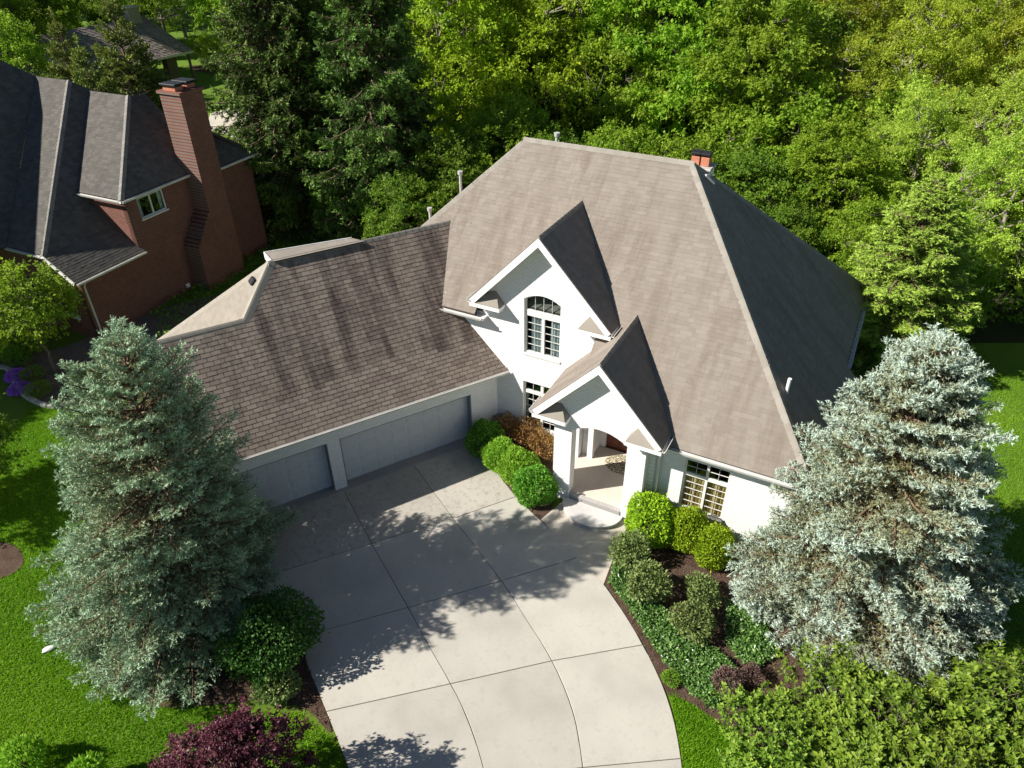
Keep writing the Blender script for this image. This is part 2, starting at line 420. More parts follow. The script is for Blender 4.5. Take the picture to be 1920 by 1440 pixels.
def inset(pts, d):
    P = [np.array(p[:2]) for p in pts]; n = len(P); out = []
    area = sum(P[i][0]*P[(i+1) % n][1]-P[(i+1) % n][0]*P[i][1] for i in range(n)); sg = 1 if area > 0 else -1
    for i in range(n):
        a = P[i]-P[i-1]; b = P[(i+1) % n]-P[i]
        a = a/(np.linalg.norm(a)+1e-9); b = b/(np.linalg.norm(b)+1e-9)
        na = np.array([-a[1], a[0]])*sg; nb = np.array([-b[1], b[0]])*sg
        m = na+nb; m = m/max(.5, np.dot(m, m)/2+1e-6)
        out.append(P[i]+m*d)
    return out
def slab_obj(name, pts, top, mat, parent, bev=.012):
    c = np.mean(np.array(pts)[:, :2], axis=0)
    bm = bmesh.new()
    add_poly(bm, [(p[0]-c[0], p[1]-c[1]) for p in pts], [], 0., -(top+.0))
    es = [e for e in bm.edges if abs(e.verts[0].co.z) < 1e-6 and abs(e.verts[1].co.z) < 1e-6]
    bmesh.ops.bevel(bm, geom=es, offset=bev, segments=2, affect='EDGES', profile=.5)
    return bm_obj(name, bm, Matrix.Translation((c[0], c[1], top)), parent, mat)
for (i, j) in rows_:
    for k in range(3):
        L = smooth_chain(GC[k], i, j); Rr = smooth_chain(GC[k+1], i, j)
        slab_obj('slab', inset(L+Rr[::-1], .009), .03, MAT['concrete_stained' if i == 0 else 'concrete'], drive)
# threshold strip in front of the garage doors
gf = frame(C0, A, Z)
tag(flat('garage_threshold', [gp(10.4, .32), gp(10.4, -.25), gp(.75, -.25), gp(.75, .32)], .027, concrete('threshold_concrete', (.33, .32, .31), .3), None, .03), kind='structure')
walk = tag(slab_obj('walkway', inset(pxs([(1014, 974), (1052, 943), (1060, 925), (1185, 955), (1176, 990), (1150, 1050), (1132, 1098), (1082, 1050)]), .008), .026, MAT['walk'], None), kind='structure')

# ---- planting beds
def bed(name, px):
    c = smooth_closed([ong(*p) for p in px]); return tag(slab_obj(name, c, .02, MAT['mulch'], None, .01), kind='structure')
def smooth_closed(P, n=4):
    out = []; m = len(P)
    for k in range(m):
        p0, p1, p2, p3 = P[k-1], P[k], P[(k+1) % m], P[(k+2) % m]
        for t in np.linspace(0, 1, n+1)[:-1]:
            out.append(.5*((2*p1)+(-p0+p2)*t+(2*p0-5*p1+4*p2-p3)*t*t+(-p0+3*p1-3*p2+p3)*t**3))
    return out
def bed_poly(name, pts, z=.014):
    return tag(slab_obj(name, pts, z, MAT['mulch'], None, .006), kind='structure')
bed_poly('entry_bed', [ong(884, 832), ong(934, 800), sp(1.0, .1), sp(3.3, .1), ong(1042, 935), ong(1035, 950), ong(1030, 985), ong(1015, 990), ong(960, 938), ong(896, 852)])
bed_right_px = [(1190, 940), (1176, 992), (1150, 1052), (1133, 1094), (1152, 1120), (1208, 1210), (1252, 1302), (1300, 1320), (1330, 1345), (1420, 1400), (1520, 1400), (1700, 1330), (1760, 1200), (1700, 1050), (1500, 960), (1360, 960)]
bed_poly('front_bed', pxs(bed_right_px))
bed_poly('spruce_bed', smooth_closed(pxs([(560, 1190), (580, 1245), (622, 1372), (575, 1330), (500, 1312), (400, 1322), (280, 1322), (180, 1260), (160, 1130), (300, 1020), (470, 1060)])))
bed_poly('tree_ring_bed', smooth_closed(pxs([(-30, 1020), (20, 1020), (42, 1040), (40, 1062), (10, 1082), (-40, 1085)])))
nbed = tag(slab_obj('gravel_bed', smooth_closed(pxs([(-20, 690), (22, 695), (32, 728), (60, 752), (110, 762), (200, 735), (420, 560), (300, 580), (120, 650), (20, 665), (-20, 668)])), .012, None, None, .006), kind='structure')
def gravel():
    q = NT('gravel'); co = q.coord(); v = q.n('TexVoronoi'); q.l(co, v.inputs['Vector']); v.inputs['Scale'].default_value = 16
    n = q.noise(co, 1.5, 4)
    c = q.mix(.35, q.mix(q.ramp(n, [(.4, 0.), (.6, 1.)]), (.16, .13, .115), (.21, .145, .11)), v.outputs['Color'], 'SOFT_LIGHT')
    q.base(c, 1.); q.bump(v.outputs['Distance'], 1., .04); return q.m
nbed.data.materials.clear(); nbed.data.materials.append(gravel())

# ================================================================== ROOF TOOLS
def scan(poly2, y):
    xs = []
    n = len(poly2)
    for i in range(n):
        (x0, y0), (x1, y1) = poly2[i], poly2[(i+1) % n]
        if (y0 <= y) != (y1 <= y): xs.append(x0+(y-y0)/(y1-y0)*(x1-x0))
    xs.sort(); return [(xs[i], xs[i+1]) for i in range(0, len(xs)-1, 2)]
def shingle_rows(poly2, expo, tabw, gap, rg, lam):
    """list of (xl0,xr0,xl1,xr1,y0,y1) trapezoids"""
    ys = [p[1] for p in poly2]; out = []; j = 0; y = min(ys)
    while y < max(ys)-.02:
        y1 = min(y+expo, max(ys)-.001)
        lo, hi, mid = scan(poly2, y+.002), scan(poly2, y1-.002), scan(poly2, (y+y1)/2)
        if not (len(lo) == len(hi) == len(mid)): lo = hi = mid
        for (a0, b0), (a1, b1) in zip(lo, hi):
            x = min(a0, a1)-tabw*(.5 if j % 2 else 0.)-(rg.uniform(0, tabw) if lam else 0.)
            x = math.floor(min(a0, a1)/tabw)*tabw-tabw+(tabw*.5 if j % 2 else 0.) if not lam else x
            while x < max(b0, b1):
                w = tabw*rg.uniform(.55, 1.5) if lam else tabw
                q = (max(x, a0), min(x+w-gap, b0), max(x, a1), min(x+w-gap, b1))
                if q[1]-q[0] > .02 or q[3]-q[2] > .02:
                    q = (q[0], max(q[0], q[1]), q[2], max(q[2], q[3]))
                    out.append((*q, y, y1))
                x += w
        y += expo; j += 1
    return out
def shingle_arrays(rows, thick, rg, lam, over=.02):
    n = len(rows); T = np.array(rows)
    th = thick*(rg.uniform(.55, 1.25, n) if lam else rg.uniform(.85, 1.2, n))
    xl0, xr0, xl1, xr1, y0, y1 = T.T
    y0 = y0+(0 if lam else rg.normal(0, .004, n))
    z = np.zeros(n)
    V = np.stack([np.stack(k, 1) for k in ((xl0, y0, z+.001), (xr0, y0, z+.001), (xr0, y0, th), (xl0, y0, th), (xr1, y1+over, z+.003), (xl1, y1+over, z+.003))], 1)
    b = np.arange(n)[:, None]*6
    quads = np.concatenate([b+np.array([0, 1, 2, 3]), b+np.array([3, 2, 4, 5])])
    tris = np.concatenate([b+np.array([0, 3, 5]), b+np.array([1, 4, 2])])
    var = np.repeat(rg.uniform(0, 1, n), 6)
    return V.reshape(-1, 3), quads, tris, var
def roof_slope(name, o, xd, yd, pts, parent, deck, cover, expo=.14, tabw=.24, gap=.0, thick=.011, lam=True, singles=0, seed=1, slab=.12, near=None, label=None):
    """pts 3-d, in the plane through o spanned by xd (eave) and yd (up the slope)"""
    fr = frame(o, xd, yd); inv = np.array(fr.inverted())
    P2 = [tuple((inv @ np.array([*p, 1.]))[:2]) for p in pts]
    ob = poly(name, fr, P2, [], 0., -slab, deck, parent)
    if label: ob['label'] = label
    rg = np.random.default_rng(seed)
    rows = shingle_rows(P2, expo, tabw, gap, rg, lam)
    if singles:
        full = [r for r in rows if abs((r[1]-r[0])-(tabw-gap)) < 1e-4 and abs((r[3]-r[2])-(tabw-gap)) < 1e-4]
        full.sort(key=near); pick = set(full[:singles]); rows = [r for r in rows if r not in pick]
        protos = []
        for v in range(12):
            Vv, q, t, _ = shingle_arrays([(0, tabw-gap, 0, tabw-gap, 0, expo)], thick, rg, lam)
            me = np_mesh('shingle', Vv, [q, t], np.full(6, (v+.5)/12)); me.materials.append(cover); protos.append(me)
        for r in pick:
            c = bpy.data.objects.new('shingle', protos[rg.integers(12)])
            link(c, fr @ Matrix.Translation((r[0], r[4]+rg.normal(0, .004), 0)), ob)
    Vv, q, t, var = shingle_arrays(rows, thick, rg, lam)
    f = bpy.data.objects.new('shingle_field', np_mesh('shingle_field', Vv, [q, t], var))
    link(f, fr, ob, cover); tag(f, kind='stuff')
    return ob
def caps(name, P, Q, n1, n2, parent, mat, w=.15, step=.24, seed=1, lift=.008):
    """ridge or hip cap shingles bent over the line P-Q; n1,n2: normals of the two planes"""
    P, Q = np.array(P, float), np.array(Q, float); d = Q-P; L = np.linalg.norm(d); d /= L
    n1, n2 = n1/np.linalg.norm(n1), n2/np.linalg.norm(n2)
    a = np.cross(d, n1); a /= np.linalg.norm(a); b = np.cross(d, n2); b /= np.linalg.norm(b)
    mid = n1+n2
    if np.dot(a, n2) > 0: a = -a
    if np.dot(b, n1) > 0: b = -b
    up = mid/np.linalg.norm(mid)
    V, F, var = [], [], []; rg = np.random.default_rng(seed); n = max(1, int(L/step))
    st = L/n
    for i in range(n):
        p0 = P+d*(i*st); p1 = P+d*((i+1)*st+.05); vv = rg.uniform()
        h0, h1 = .014+lift, .014
        b0 = len(V)
        for p, h in ((p0, h0), (p1, h1)):
            V += [p+a*w+n1*(h-.012), p+a*w*.25+n1*h+up*.012, p+up*(h+.014), p+b*w*.25+n2*h+up*.012, p+b*w+n2*(h-.012)]; var += [vv]*5
        for k in range(4): F.append((b0+k, b0+k+1, b0+6+k, b0+5+k))
        V += [p0+a*w+n1*-.01, p0+b*w+n2*-.01]; var += [vv]*2
        F += [(b0+10, b0, b0+1, b0+2), (b0+10, b0+2, b0+3, b0+11), (b0+11, b0+3, b0+4, b0+4)][:2]
    me = np_mesh(name, np.array(V), [np.array(F)], np.array(var))
    return link(bpy.data.objects.new(name, me), None, parent, mat)
def bar(name, p0, p1, w, h, mat, parent, up=Z, off=0.):
    """rectangular trim from p0 to p1: p is the top outer edge; w to the right of travel, h downwards"""
    p0, p1 = np.array(p0, float), np.array(p1, float)
    fr = frame(p0, p1-p0, up); L = np.linalg.norm(p1-p0)
    return box(name, fr, 0, L, -h, 0, -w/2+off, w/2+off, mat, parent, .006)
def gutter(p0, p1, out, mat, parent, name='gutter'):
    """K-shaped open gutter hung on an eave from p0 to p1; out = horizontal direction away from the wall"""
    p0, p1 = np.array(p0, float), np.array(p1, float); d = p1-p0; L = np.linalg.norm(d)
    m = np.eye(4); m[:3, 0] = d/L; m[:3, 1] = out; m[:3, 2] = Z; m[:3, 3] = p0
    prof = [(0, .0), (0, -.11), (.075, -.11), (.10, -.06), (.12, .0), (.105, .0), (.088, -.055), (.065, -.098), (.012, -.098), (.012, 0)]
    n = len(prof); V = [(0, y, z) for y, z in prof]+[(L, y, z) for y, z in prof]
    F = [(i, (i+1) % n, n+(i+1) % n, n+i) for i in range(n)]
    me = bpy.data.meshes.new(name); me.from_pydata(V, [], F+[tuple(range(n)), tuple(range(2*n-1, n-1, -1))]); me.update()
    return link(bpy.data.objects.new(name, me), Matrix(m.tolist()), parent, mat)

# ================================================================== WINDOWS
def window(parent, wall_fr, outline_w, sections, depth=.07, cur=None, cur_top=None, sill=True, frame_mat='window_frame', room_h=None):
    """wall_fr: frame of wall (z outwards). outline_w: (x0,x1,y0,y1,rise). sections: (x0,x1,y0,y1,cols,rows,rise)"""
    x0, x1, y0, y1, rise = outline_w
    def arch(xa, xb, y, r, xl, xr, n=8):
        xs = np.linspace(xb, xa, n)
        return [(x, y+r*(1-((x-(xl+xr)/2)/((xr-xl)/2))**2)) for x in xs]
    out = [(x0, y0), (x1, y0)]+(arch(x0, x1, y1-rise, rise, x0, x1) if rise else [(x1, y1), (x0, y1)])
    fr = wall_fr @ Matrix.Translation((0, 0, -depth))
    holes = []
    for (a, b, c, d, nc, nr, r) in sections:
        holes.append([(a, c), (b, c)]+(arch(a, b, d-r, r, a, b) if r else [(b, d), (a, d)]))
    w = poly('window', fr, out, holes, 0., -.08, MAT[frame_mat], parent)
    mb = 0.009
    for (a, b, c, d, nc, nr, r) in sections:
        cw, rh = (b-a)/nc, (d-c)/nr
        bars = [(a+cw*i-mb/2, a+cw*i+mb/2, c, d-(r*.3 if r else 0), -.055, -.02) for i in range(1, nc)]
        bars += [(a, b, c+rh*i-mb/2, c+rh*i+mb/2, -.052, -.023) for i in range(1, nr)]
        for b_ in bars: box('muntin', fr, *b_, MAT[frame_mat], w, 0.)
        for i in range(nc):
            for k in range(nr):
                xa, xb, ya, yb = a+cw*i, a+cw*(i+1), c+rh*k, c+rh*(k+1)
                if r and k == nr-1: pl = [(xa, ya), (xb, ya)]+arch(xa, xb, d-r, r, a, b, 4)
                else: pl = [(xa, ya), (xb, ya), (xb, yb), (xa, yb)]
                cx, cy = (xa+xb)/2, (ya+yb)/2
                poly('pane', fr @ Matrix.Translation((cx, cy, -.038)), [(p[0]-cx, p[1]-cy) for p in pl], [], 0., -.004, MAT['glass'], w)
    if sill: box('sill', fr, x0-.03, x1+.03, y0-.06, y0+.015, -.02, depth+.04, MAT[frame_mat], w, .01)
    # box coloured near black for the unlit room behind the glass
    bm = bmesh.new()
    v = [bm.verts.new(p) for p in ((x0-.3, y0-.3, -.09), (x1+.3, y0-.3, -.09), (x1+.3, y1+.3, -.09), (x0-.3, y1+.3, -.09), (x0-.3, y0-.3, -1.3), (x1+.3, y0-.3, -1.3), (x1+.3, y1+.3, -1.3), (x0-.3, y1+.3, -1.3))]
    for f in ((0, 1, 5, 4), (1, 2, 6, 5), (2, 3, 7, 6), (3, 0, 4, 7), (4, 5, 6, 7)): bm.faces.new([v[i] for i in f])
    bm_obj('room', bm, fr, w, MAT['room'])
    if cur:
        for (ca, cb, cy0, cy1, m) in cur:
            n = 60; xs = np.linspace(ca, cb, n); zz = -.14+.025*np.sin((xs-ca)*55)+.01*np.sin((xs-ca)*23)
            V = np.concatenate([np.stack([xs, np.full(n, cy0), zz], 1), np.stack([xs, np.full(n, cy1), zz*.9-.02], 1)])
            i = np.arange(n-1)
            link(bpy.data.objects.new('curtain', np_mesh('curtain', V, [np.stack([i, i+1, i+1+n, i+n], 1)], smooth=True)), fr, w, MAT[m])
    return w

# ================================================================== WHITE HOUSE
house = thing('white_house', sp(3, 0, 0), 'white painted brick house with steep tan shingle roof, two gables and attached three car garage', 'house')
WB, TR = MAT['white_brick'], MAT['trim']
FW = frame(C0, B, Z)                       # main front wall, x = s, y = z, outwards = -nB
# ---- main front wall with gable
upper_win = (1.08, 2.42, 3.83, 6.13, .22)
low_win = (1.05, 2.45, .68, 2.66, 0)
def wall_hole(w):
    x0, x1, y0, y1, r = w
    if not r: return [(x0, y0), (x1, y0), (x1, y1), (x0, y1)]
    xs = np.linspace(x1, x0, 9); return [(x0, y0), (x1, y0)]+[(x, y1-r+r*(1-((x-(x0+x1)/2)/((x1-x0)/2))**2)) for x in xs]
GR, GZ, GE, GS = 1.76, 8.30, 2.52, 1.055        # upper gable: ridge s, ridge z, half width, slope
poly('wall', FW, [(-2.35, 0), (3.68, 0), (3.68, 5.4), (4.0, 5.62), (GR, GZ-.16), (-.5, 5.62), (-.5, 5.0), (-2.35, 5.0)], [wall_hole(upper_win), wall_hole(low_win)], 0., -.2, WB, house)
window(house, FW, upper_win, [(1.14, 2.36, 5.50, 6.08, 4, 1, .2), (1.14, 1.70, 3.90, 5.27, 2, 5, 0), (1.80, 2.36, 3.90, 5.27, 2, 5, 0)][0:3], cur=[(1.26, 1.74, 3.85, 5.3, 'curtain'), (1.98, 2.42, 3.85, 5.3, 'curtain')])
window(house, FW, low_win, [(1.11, 1.71, 2.28, 2.60, 2, 1, 0), (1.81, 2.39, 2.28, 2.60, 2, 1, 0), (1.11, 1.71, .75, 2.15, 2, 5, 0), (1.81, 2.39, .75, 2.15, 2, 5, 0)], cur=[(1.07, 1.2, .7, 2.2, 'curtain')])
# ---- right front wall
TRW = -1.65
FR = frame(sp(0, TRW), B, Z)
right_win = (7.36, 8.74, .80, 2.80, 0)
poly('wall', FR, [(6.2, 0), (10.6, 0), (10.6, 3.62), (6.2, 3.62)], [wall_hole(right_win)], 0., -.2, WB, house)
window(house, FR, right_win, [(7.42, 8.02, 2.26, 2.74, 2, 2, 0), (8.10, 8.68, 2.26, 2.74, 2, 2, 0), (7.42, 8.02, .86, 2.14, 2, 5, 0), (8.10, 8.68, .86, 2.14, 2, 5, 0)], cur=[(7.38, 8.0, .8, 2.2, 'drape'), (8.1, 8.72, .8, 2.2, 'drape')])
box('wall', frame(sp(10.6, TRW), nB, Z), 0, 12.6, 0, 3.55, -.2, 0, WB, house)          # right end
box('wall', frame(sp(-5.2, 10.95), B, Z), 0, 15.8, 0, 3.6, 0, .2, WB, house)             # rear
box('wall', frame(sp(-5.2, 2), nB, Z), 0, 8.9, 0, 5.2, 0, .2, WB, house)
# ---- porch
PT = -2.2
FP = frame(sp(0, PT), B, Z)
PR, PZ, PE, PS = 4.76, 5.92, 2.08, 1.09         # porch gable
xs = np.linspace(5.70, 3.88, 13)
arch = [(x, 3.03+.31*(1-((x-4.79)/.91)**2)) for x in xs]
poly('porch_front', FP, [(3.28, 0), (3.88, 0), (3.88, .3)]+arch[::-1]+[(5.70, .3), (5.70, 0), (6.3, 0), (6.3, 3.7), (6.5, 3.92), (PR, PZ-.16), (3.0, 3.92), (3.28, 3.7)], [], 0., -.38, WB, house)
larch = [(x, 2.45+.2*(1-((x-1.03)/.40)**2)) for x in np.linspace(.63, 1.43, 9)]
poly('wall', frame(sp(3.28, PT+.38), nB, Z), [(0, 0), (.63, 0), (.63, .3)]+larch+[(1.43, .3), (1.43, 0), (1.82, 0), (1.82, 3.75), (0, 3.75)], [], .14, .002, WB, house)                   # porch left side, arched
box('wall', frame(sp(6.3, PT+.38), nB, Z), 0, 3.2, 0, 3.6, .0, .2, WB, house)                     # porch right side
box('porch_pier', frame(sp(3.44, -.06), B, Z), 0, .40, .33, 3.6, -.66, 0, WB, house)
poly('porch_back', frame(sp(0, .62), B, Z), [(3.3, 0), (6.3, 0), (6.3, 3.7), (3.3, 3.7)], [[(4.0, .33), (5.1, .33), (5.1, 2.75), (4.0, 2.75)]], 0, -.18, WB, house)
box('porch_ceiling', frame(sp(3.3, -1.8, 3.66), B, nB), 0, 2.95, 0, 2.4, 0, .04, TR, house)
fd = box('front_door', frame(sp(4.0, .62, .33), B, Z), .06, 1.04, 0, 2.3, -.13, -.07, MAT['wood_door'], house)
for (a, b, c, d) in ((.2, .5, .2, .9), (.6, .9, .2, .9), (.2, .5, 1.1, 2.1), (.6, .9, 1.1, 2.1)):
    box('panel', frame(sp(4.0, .62, .33), B, Z), a, b, c, d, -.07, -.05, MAT['wood_door'], fd, .015)
cyl('handle', sp(5.0-.06, .62-.02, 1.35), sp(5.0-.06, .62-.02, 1.55), .02, .02, MAT['brass'], fd, 8)
box('door_casing', frame(sp(4.0, .62, .33), B, Z), 0, .06, 0, 2.42, -.12, .02, MAT['window_frame'], house)
pf = box('porch_floor', frame(sp(3.3, PT+.16), B, nB), .02, 2.98, 0, 2.8, .0, .33, MAT['porch'], house, .01)
box('porch_border', frame(sp(3.9, PT-.03), B, nB), 0, 1.79, 0, .185, .0, .336, MAT['stepbrick'], house, .01)
# half-round step
st_pts = [(4.79+1.0*math.cos(t), -(.86*math.sin(t)**.9 if math.sin(t) > 0 else 0)) for t in np.linspace(0, math.pi, 28)]
fs = frame(sp(0, PT-.04), B, nB)
stp = poly('entry_step', fs, st_pts, [], .02, .15, MAT['stepbrick'], house)
poly('step_tread', fs, [(4.79+(x-4.79)*1.015, y*1.02) for x, y in st_pts], [], .152, .185, MAT['stepstone'], stp)
# ---- roofs
DK, SH = MAT['roof_deck'], MAT['roof']
nF = Z-nB; nE = Z+1.04*B; nL = Z-1.0*B*0-B*-1.0*-1.0
nL = Z-B*1.0
ZF = lambda t: t+5.40
ZE = lambda s: 9.66-1.04*(s-4.93)
RT = 4.26
def pf3(s, t): return sp(s, t, ZF(t))
roof_slope('roof_slope', sp(0, -.35, 5.05), B, nB+Z, [pf3(-1.05, RT), pf3(4.93, RT), pf3(10.97, -2.02), pf3(3.70, -2.02), pf3(3.70, .12), pf3(-.62, .12), pf3(-.62, -.36), pf3(-5.66, -.36)], house, DK, SH, seed=3, label='broad sunlit front slope of the main roof')
def pe3(s, t): return sp(s, t, ZE(s))
roof_slope('roof_slope', sp(10.97, 0, ZE(10.97)), nB, -B+1.04*Z, [pe3(4.93, RT), pe3(10.97, -2.02), pe3(10.97, 1.4), pe3(11.4, 1.4), pe3(11.4, 4.9), pe3(10.97, 4.9), pe3(10.97, 11.37)], house, DK, SH, seed=4, label='shaded right hip end of the main roof')
roof_slope('roof_slope', sp(-5.66, 0, 5.05), -nB, B+Z, [sp(-1.05, RT, 9.66), sp(-5.66, -.35, 5.05), sp(-5.66, 8.87, 5.05)], house, DK, SH, seed=5)
kb = (9.66-3.38)/(11.37-RT)
def pb3(s, t): return sp(s, t, 9.66-kb*(t-RT))
roof_slope('roof_slope', sp(0, 11.37, 3.38), -B, -nB+kb*Z, [pb3(-1.05, RT), pb3(4.93, RT), pb3(10.97, 11.37), pb3(-5.66, 11.37), pb3(-5.66, 9.5)], house, DK, SH, seed=6)
caps('ridge_cap', sp(-1.1, RT, 9.68), sp(4.93, RT, 9.68), nF, Z+kb*nB, house, MAT['cap'], .16)
caps('ridge_cap', pf3(4.93, RT), pf3(10.97, -2.02), nF, nE, house, MAT['cap'], .17)
caps('ridge_cap', pf3(-1.05, RT), pf3(-5.66, -.35), nF, nL, house, MAT['cap'], .17)
caps('ridge_cap', sp(4.93, RT, 9.66), sp(10.97, 11.37, 3.38), Z+kb*nB, nE, house, MAT['cap'], .17)
caps('ridge_cap', sp(-1.05, RT, 9.66), sp(-5.66, 8.87, 5.05), Z+kb*nB, nL, house, MAT['cap'], .17)
# main eaves
gutter(sp(10.97, -2.03, 3.36), sp(6.75, -2.03, 3.36), -nB, MAT['gutter'], house)
box('soffit', frame(sp(6.3, -2.0, 3.2), B, nB), 0, 4.65, .0, .36, .02, .08, TR, house)
gutter(sp(10.99, 4.9, ZE(10.97)-.03), sp(10.99, 11.37, ZE(10.97)-.03), B, MAT['gutter'], house)
gutter(sp(11.42, 1.4, ZE(11.4)-.03), sp(11.42, 4.9, ZE(11.4)-.03), B, MAT['gutter'], house)
gutter(sp(-.35, -.37, 5.01), sp(-2.05, -.37, 5.01), -nB, MAT['gutter'], house)
box('soffit', frame(sp(-2.3, -.36, 4.86), B, nB), 0, 2.0, 0, .36, 0, .06, TR, house)

def gable(rs, rz, half, sl, tf, seed, left=None):
    """gable roof whose ridge runs back into the front slope: rs ridge place, tf front edge"""
    ze = rz-half*sl
    for sg in (-1, 1):
        se = rs+sg*half
        q = [sp(rs, tf, rz), sp(rs, rz-5.40+.02, rz), sp(se, max(ze-5.40, tf+.3), ze), sp(se, tf, ze)]
        if sg < 0 and left: q = [sp(rs, tf, rz), sp(rs, rz-5.38, rz)]+[sp(s_, t_, rz-(rs-s_)*sl) for s_, t_ in left]+[sp(se, tf, ze)]
        if sg > 0: roof_slope('gable_roof', sp(se, tf, ze), nB, -B+sl*Z, q, house, DK, SH, seed=seed, slab=.09)
        else: roof_slope('gable_roof', sp(se, tf, ze), -nB, B+sl*Z, q, house, DK, SH, seed=seed+1, slab=.09)
        # rake board and its soffit
        d = np.array(sp(rs, 0, rz))-np.array(sp(se, 0, ze)); d /= np.linalg.norm(d)
        Ld = math.hypot(half, half*sl)
        yv = np.cross(nB, d); yv = yv if yv[2] > 0 else -yv
        f2 = frame(sp(se, tf+.005, ze), d, yv)
        zs = 1 if np.dot(np.array(f2)[:3, 2], nB) > 0 else -1
        m = -.20
        bm = bmesh.new()
        add_poly(bm, [(0, -.012), (Ld, -.012), (Ld-.20*sl, m-.012), (0.0, m-.012)], [], 0., -.03*zs)
        bm_obj('rake_board', bm, f2, house, TR)
        box('rake_soffit', f2, .1, Ld-.25, -.13, -.10, min(0.02*zs, .34*zs), max(.02*zs, .34*zs), TR, house, 0.)
    caps('ridge_cap', sp(rs, tf, rz+.01), sp(rs, rz-5.40, rz+.01), Z*1.0-B*sl, Z+B*sl, house, MAT['cap'], .12)
    # small hipped eave returns at both feet of the gable
    for sg in (-1, 1):
        se = rs+sg*half; inn = se-sg*1.12
        zb, zt = ze-.12, ze+.30
        wt = tf+.40          # wall plane behind
        p = [sp(se, tf-.02, zb), sp(inn, tf-.02, zb), sp(inn, wt, zb), sp(se, wt, zb), sp(se-sg*.14, wt, ze+.06), sp(inn-sg*(-.32), wt, zt)]
        bm = bmesh.new(); v = [bm.verts.new(k) for k in p]
        for f in ((0, 1, 5, 4), (1, 2, 5), (0, 4, 3), (2, 3, 4, 5), (3, 2, 1, 0)): bm.faces.new([v[i] for i in f])
        er = bm_obj('eave_return', bm, None, house, MAT['cap'])
        sx = 1 if sg > 0 else -1
        boxes('fascia', frame(sp(0, tf-.03, 0), B, Z), [(min(se, inn), max(se, inn), zb-.13, zb-.004, -.05, .0)], TR, er)
        boxes('soffit', frame(sp(0, tf-.03, 0), B, Z), [(min(se, inn), max(se, inn), zb-.10, zb-.07, -.42, -.05)], TR, er)
        boxes('fascia', frame(sp(inn, tf-.03, 0), nB, Z), [(0, .42, zb-.13, zb-.004, -.02, .02)], TR, er)
        # side gutter running back along the gable eave
        tb = max(ze-5.40, tf+.3)
        gutter(sp(se+sg*.0, tf, ze-.02), sp(se+sg*.0, tb, ze-.02), B*sg, MAT['gutter'], er)
gable(GR, GZ, GE, GS, -.40, 20)
gable(PR, PZ, PE, PS, -2.58, 30, [(3.70, -.64), (3.70, -.005), (PR-PE, -.005)])
# cheek wall right of the upper gable and side of the left porch eave
box('wall', frame(sp(3.68, 0), nB, Z), -.2, .0, 0, 5.2, -.0, .2, WB, house)
box('wall', frame(sp(4.0, .0), nB, Z), 0, .55, 5.0, 5.6, -.2, 0, WB, house)

# ---- garage wing
GK = (7.20-2.94)/3.70
def zg(u): return 2.94+GK*(u+.40)
def pg3(a, u): return gp(a, u, zg(u))
FG = frame(C0, A, Z)                       # x = -a
dbl = (-5.93, -1.07, 0, 2.10); sgl = (-9.10, -6.35, 0, 2.08)
poly('wall', FG, [(-10.3, 0), (-9.10, 0), (-9.10, 2.08), (-6.35, 2.08), (-6.35, 0), (-5.93, 0), (-5.93, 2.10), (-1.07, 2.10), (-1.07, 0), (.0, 0), (.0, 2.92), (-10.3, 2.92)], [], 0., -.36, WB, house)
def garage_door(d, cols):
    x0, x1, y0, y1 = d; w = x1-x0
    fr = FG @ Matrix.Translation((x0, 0, -.26))
    g = box('garage_door', fr, .02, w-.02, .035, y1-.02, -.05, 0, MAT['door'], house)
    me = None; rows = 4; ph = (y1-.06)/rows; pw = (w-.1)/cols
    for i in range(cols):
        for k in range(rows):
            m = fr @ Matrix.Translation((.05+pw*(i+.5), .045+ph*(k+.5), .0))
            if me is None:
                bm = bmesh.new()
                a, b = pw*.42, ph*.36
                # raised field inside a routed groove
                vo = [bm.verts.new((sx*a, sy*b, .001)) for sx, sy in ((-1, -1), (1, -1), (1, 1), (-1, 1))]
                vi = [bm.verts.new((sx*(a-.02), sy*(b-.02), .010)) for sx, sy in ((-1, -1), (1, -1), (1, 1), (-1, 1))]
                vj = [bm.verts.new((sx*(a-.05), sy*(b-.05), .004)) for sx, sy in ((-1, -1), (1, -1), (1, 1), (-1, 1))]
                vk = [bm.verts.new((sx*(a-.075), sy*(b-.075), .009)) for sx, sy in ((-1, -1), (1, -1), (1, 1), (-1, 1))]
                for q, r in ((vo, vi), (vi, vj), (vj, vk)):
                    for t in range(4): bm.faces.new((q[t], q[(t+1) % 4], r[(t+1) % 4], r[t]))
                bm.faces.new(vk)
                o = bm_obj('panel', bm, m, g, MAT['door']); me = o.data
            else: link(bpy.data.objects.new('panel', me), m, g)
    # section joints
    for k in range(1, rows): box('section_joint', fr, .02, w-.02, .045+ph*k-.005, .045+ph*k+.005, .0, .003, MAT['door'], g, 0.)
    for xa, xb in ((-.0, .03), (w-.03, w)): box('door_jamb', fr, xa, xb, 0, y1, .0, .255, MAT['jamb'], g, 0.)
    box('door_head', fr, .03, w-.03, y1-.03, y1, .0, .255, MAT['jamb'], g, 0.)
garage_door(dbl, 8); garage_door(sgl, 4)
box('wall', frame(gp(10.3, 0), nA, Z), 0.36, 7.3, 0, 2.92, 0, .2, WB, house)                       # left end
poly('wall', frame(gp(10.3, 0), -nA, Z), [(0, 2.9), (-4.9, 2.9), (-2.25, 5.8)], [], 0, -.2, WB, house)
box('wall', frame(gp(10.3, 7.2), A, Z), 0, 9.5, 0, 2.92, 0, .2, WB, house)                      # rear
wl_pt = lambda s: (-.527*s, -.85*s)
GRF = MAT['garage_roof']
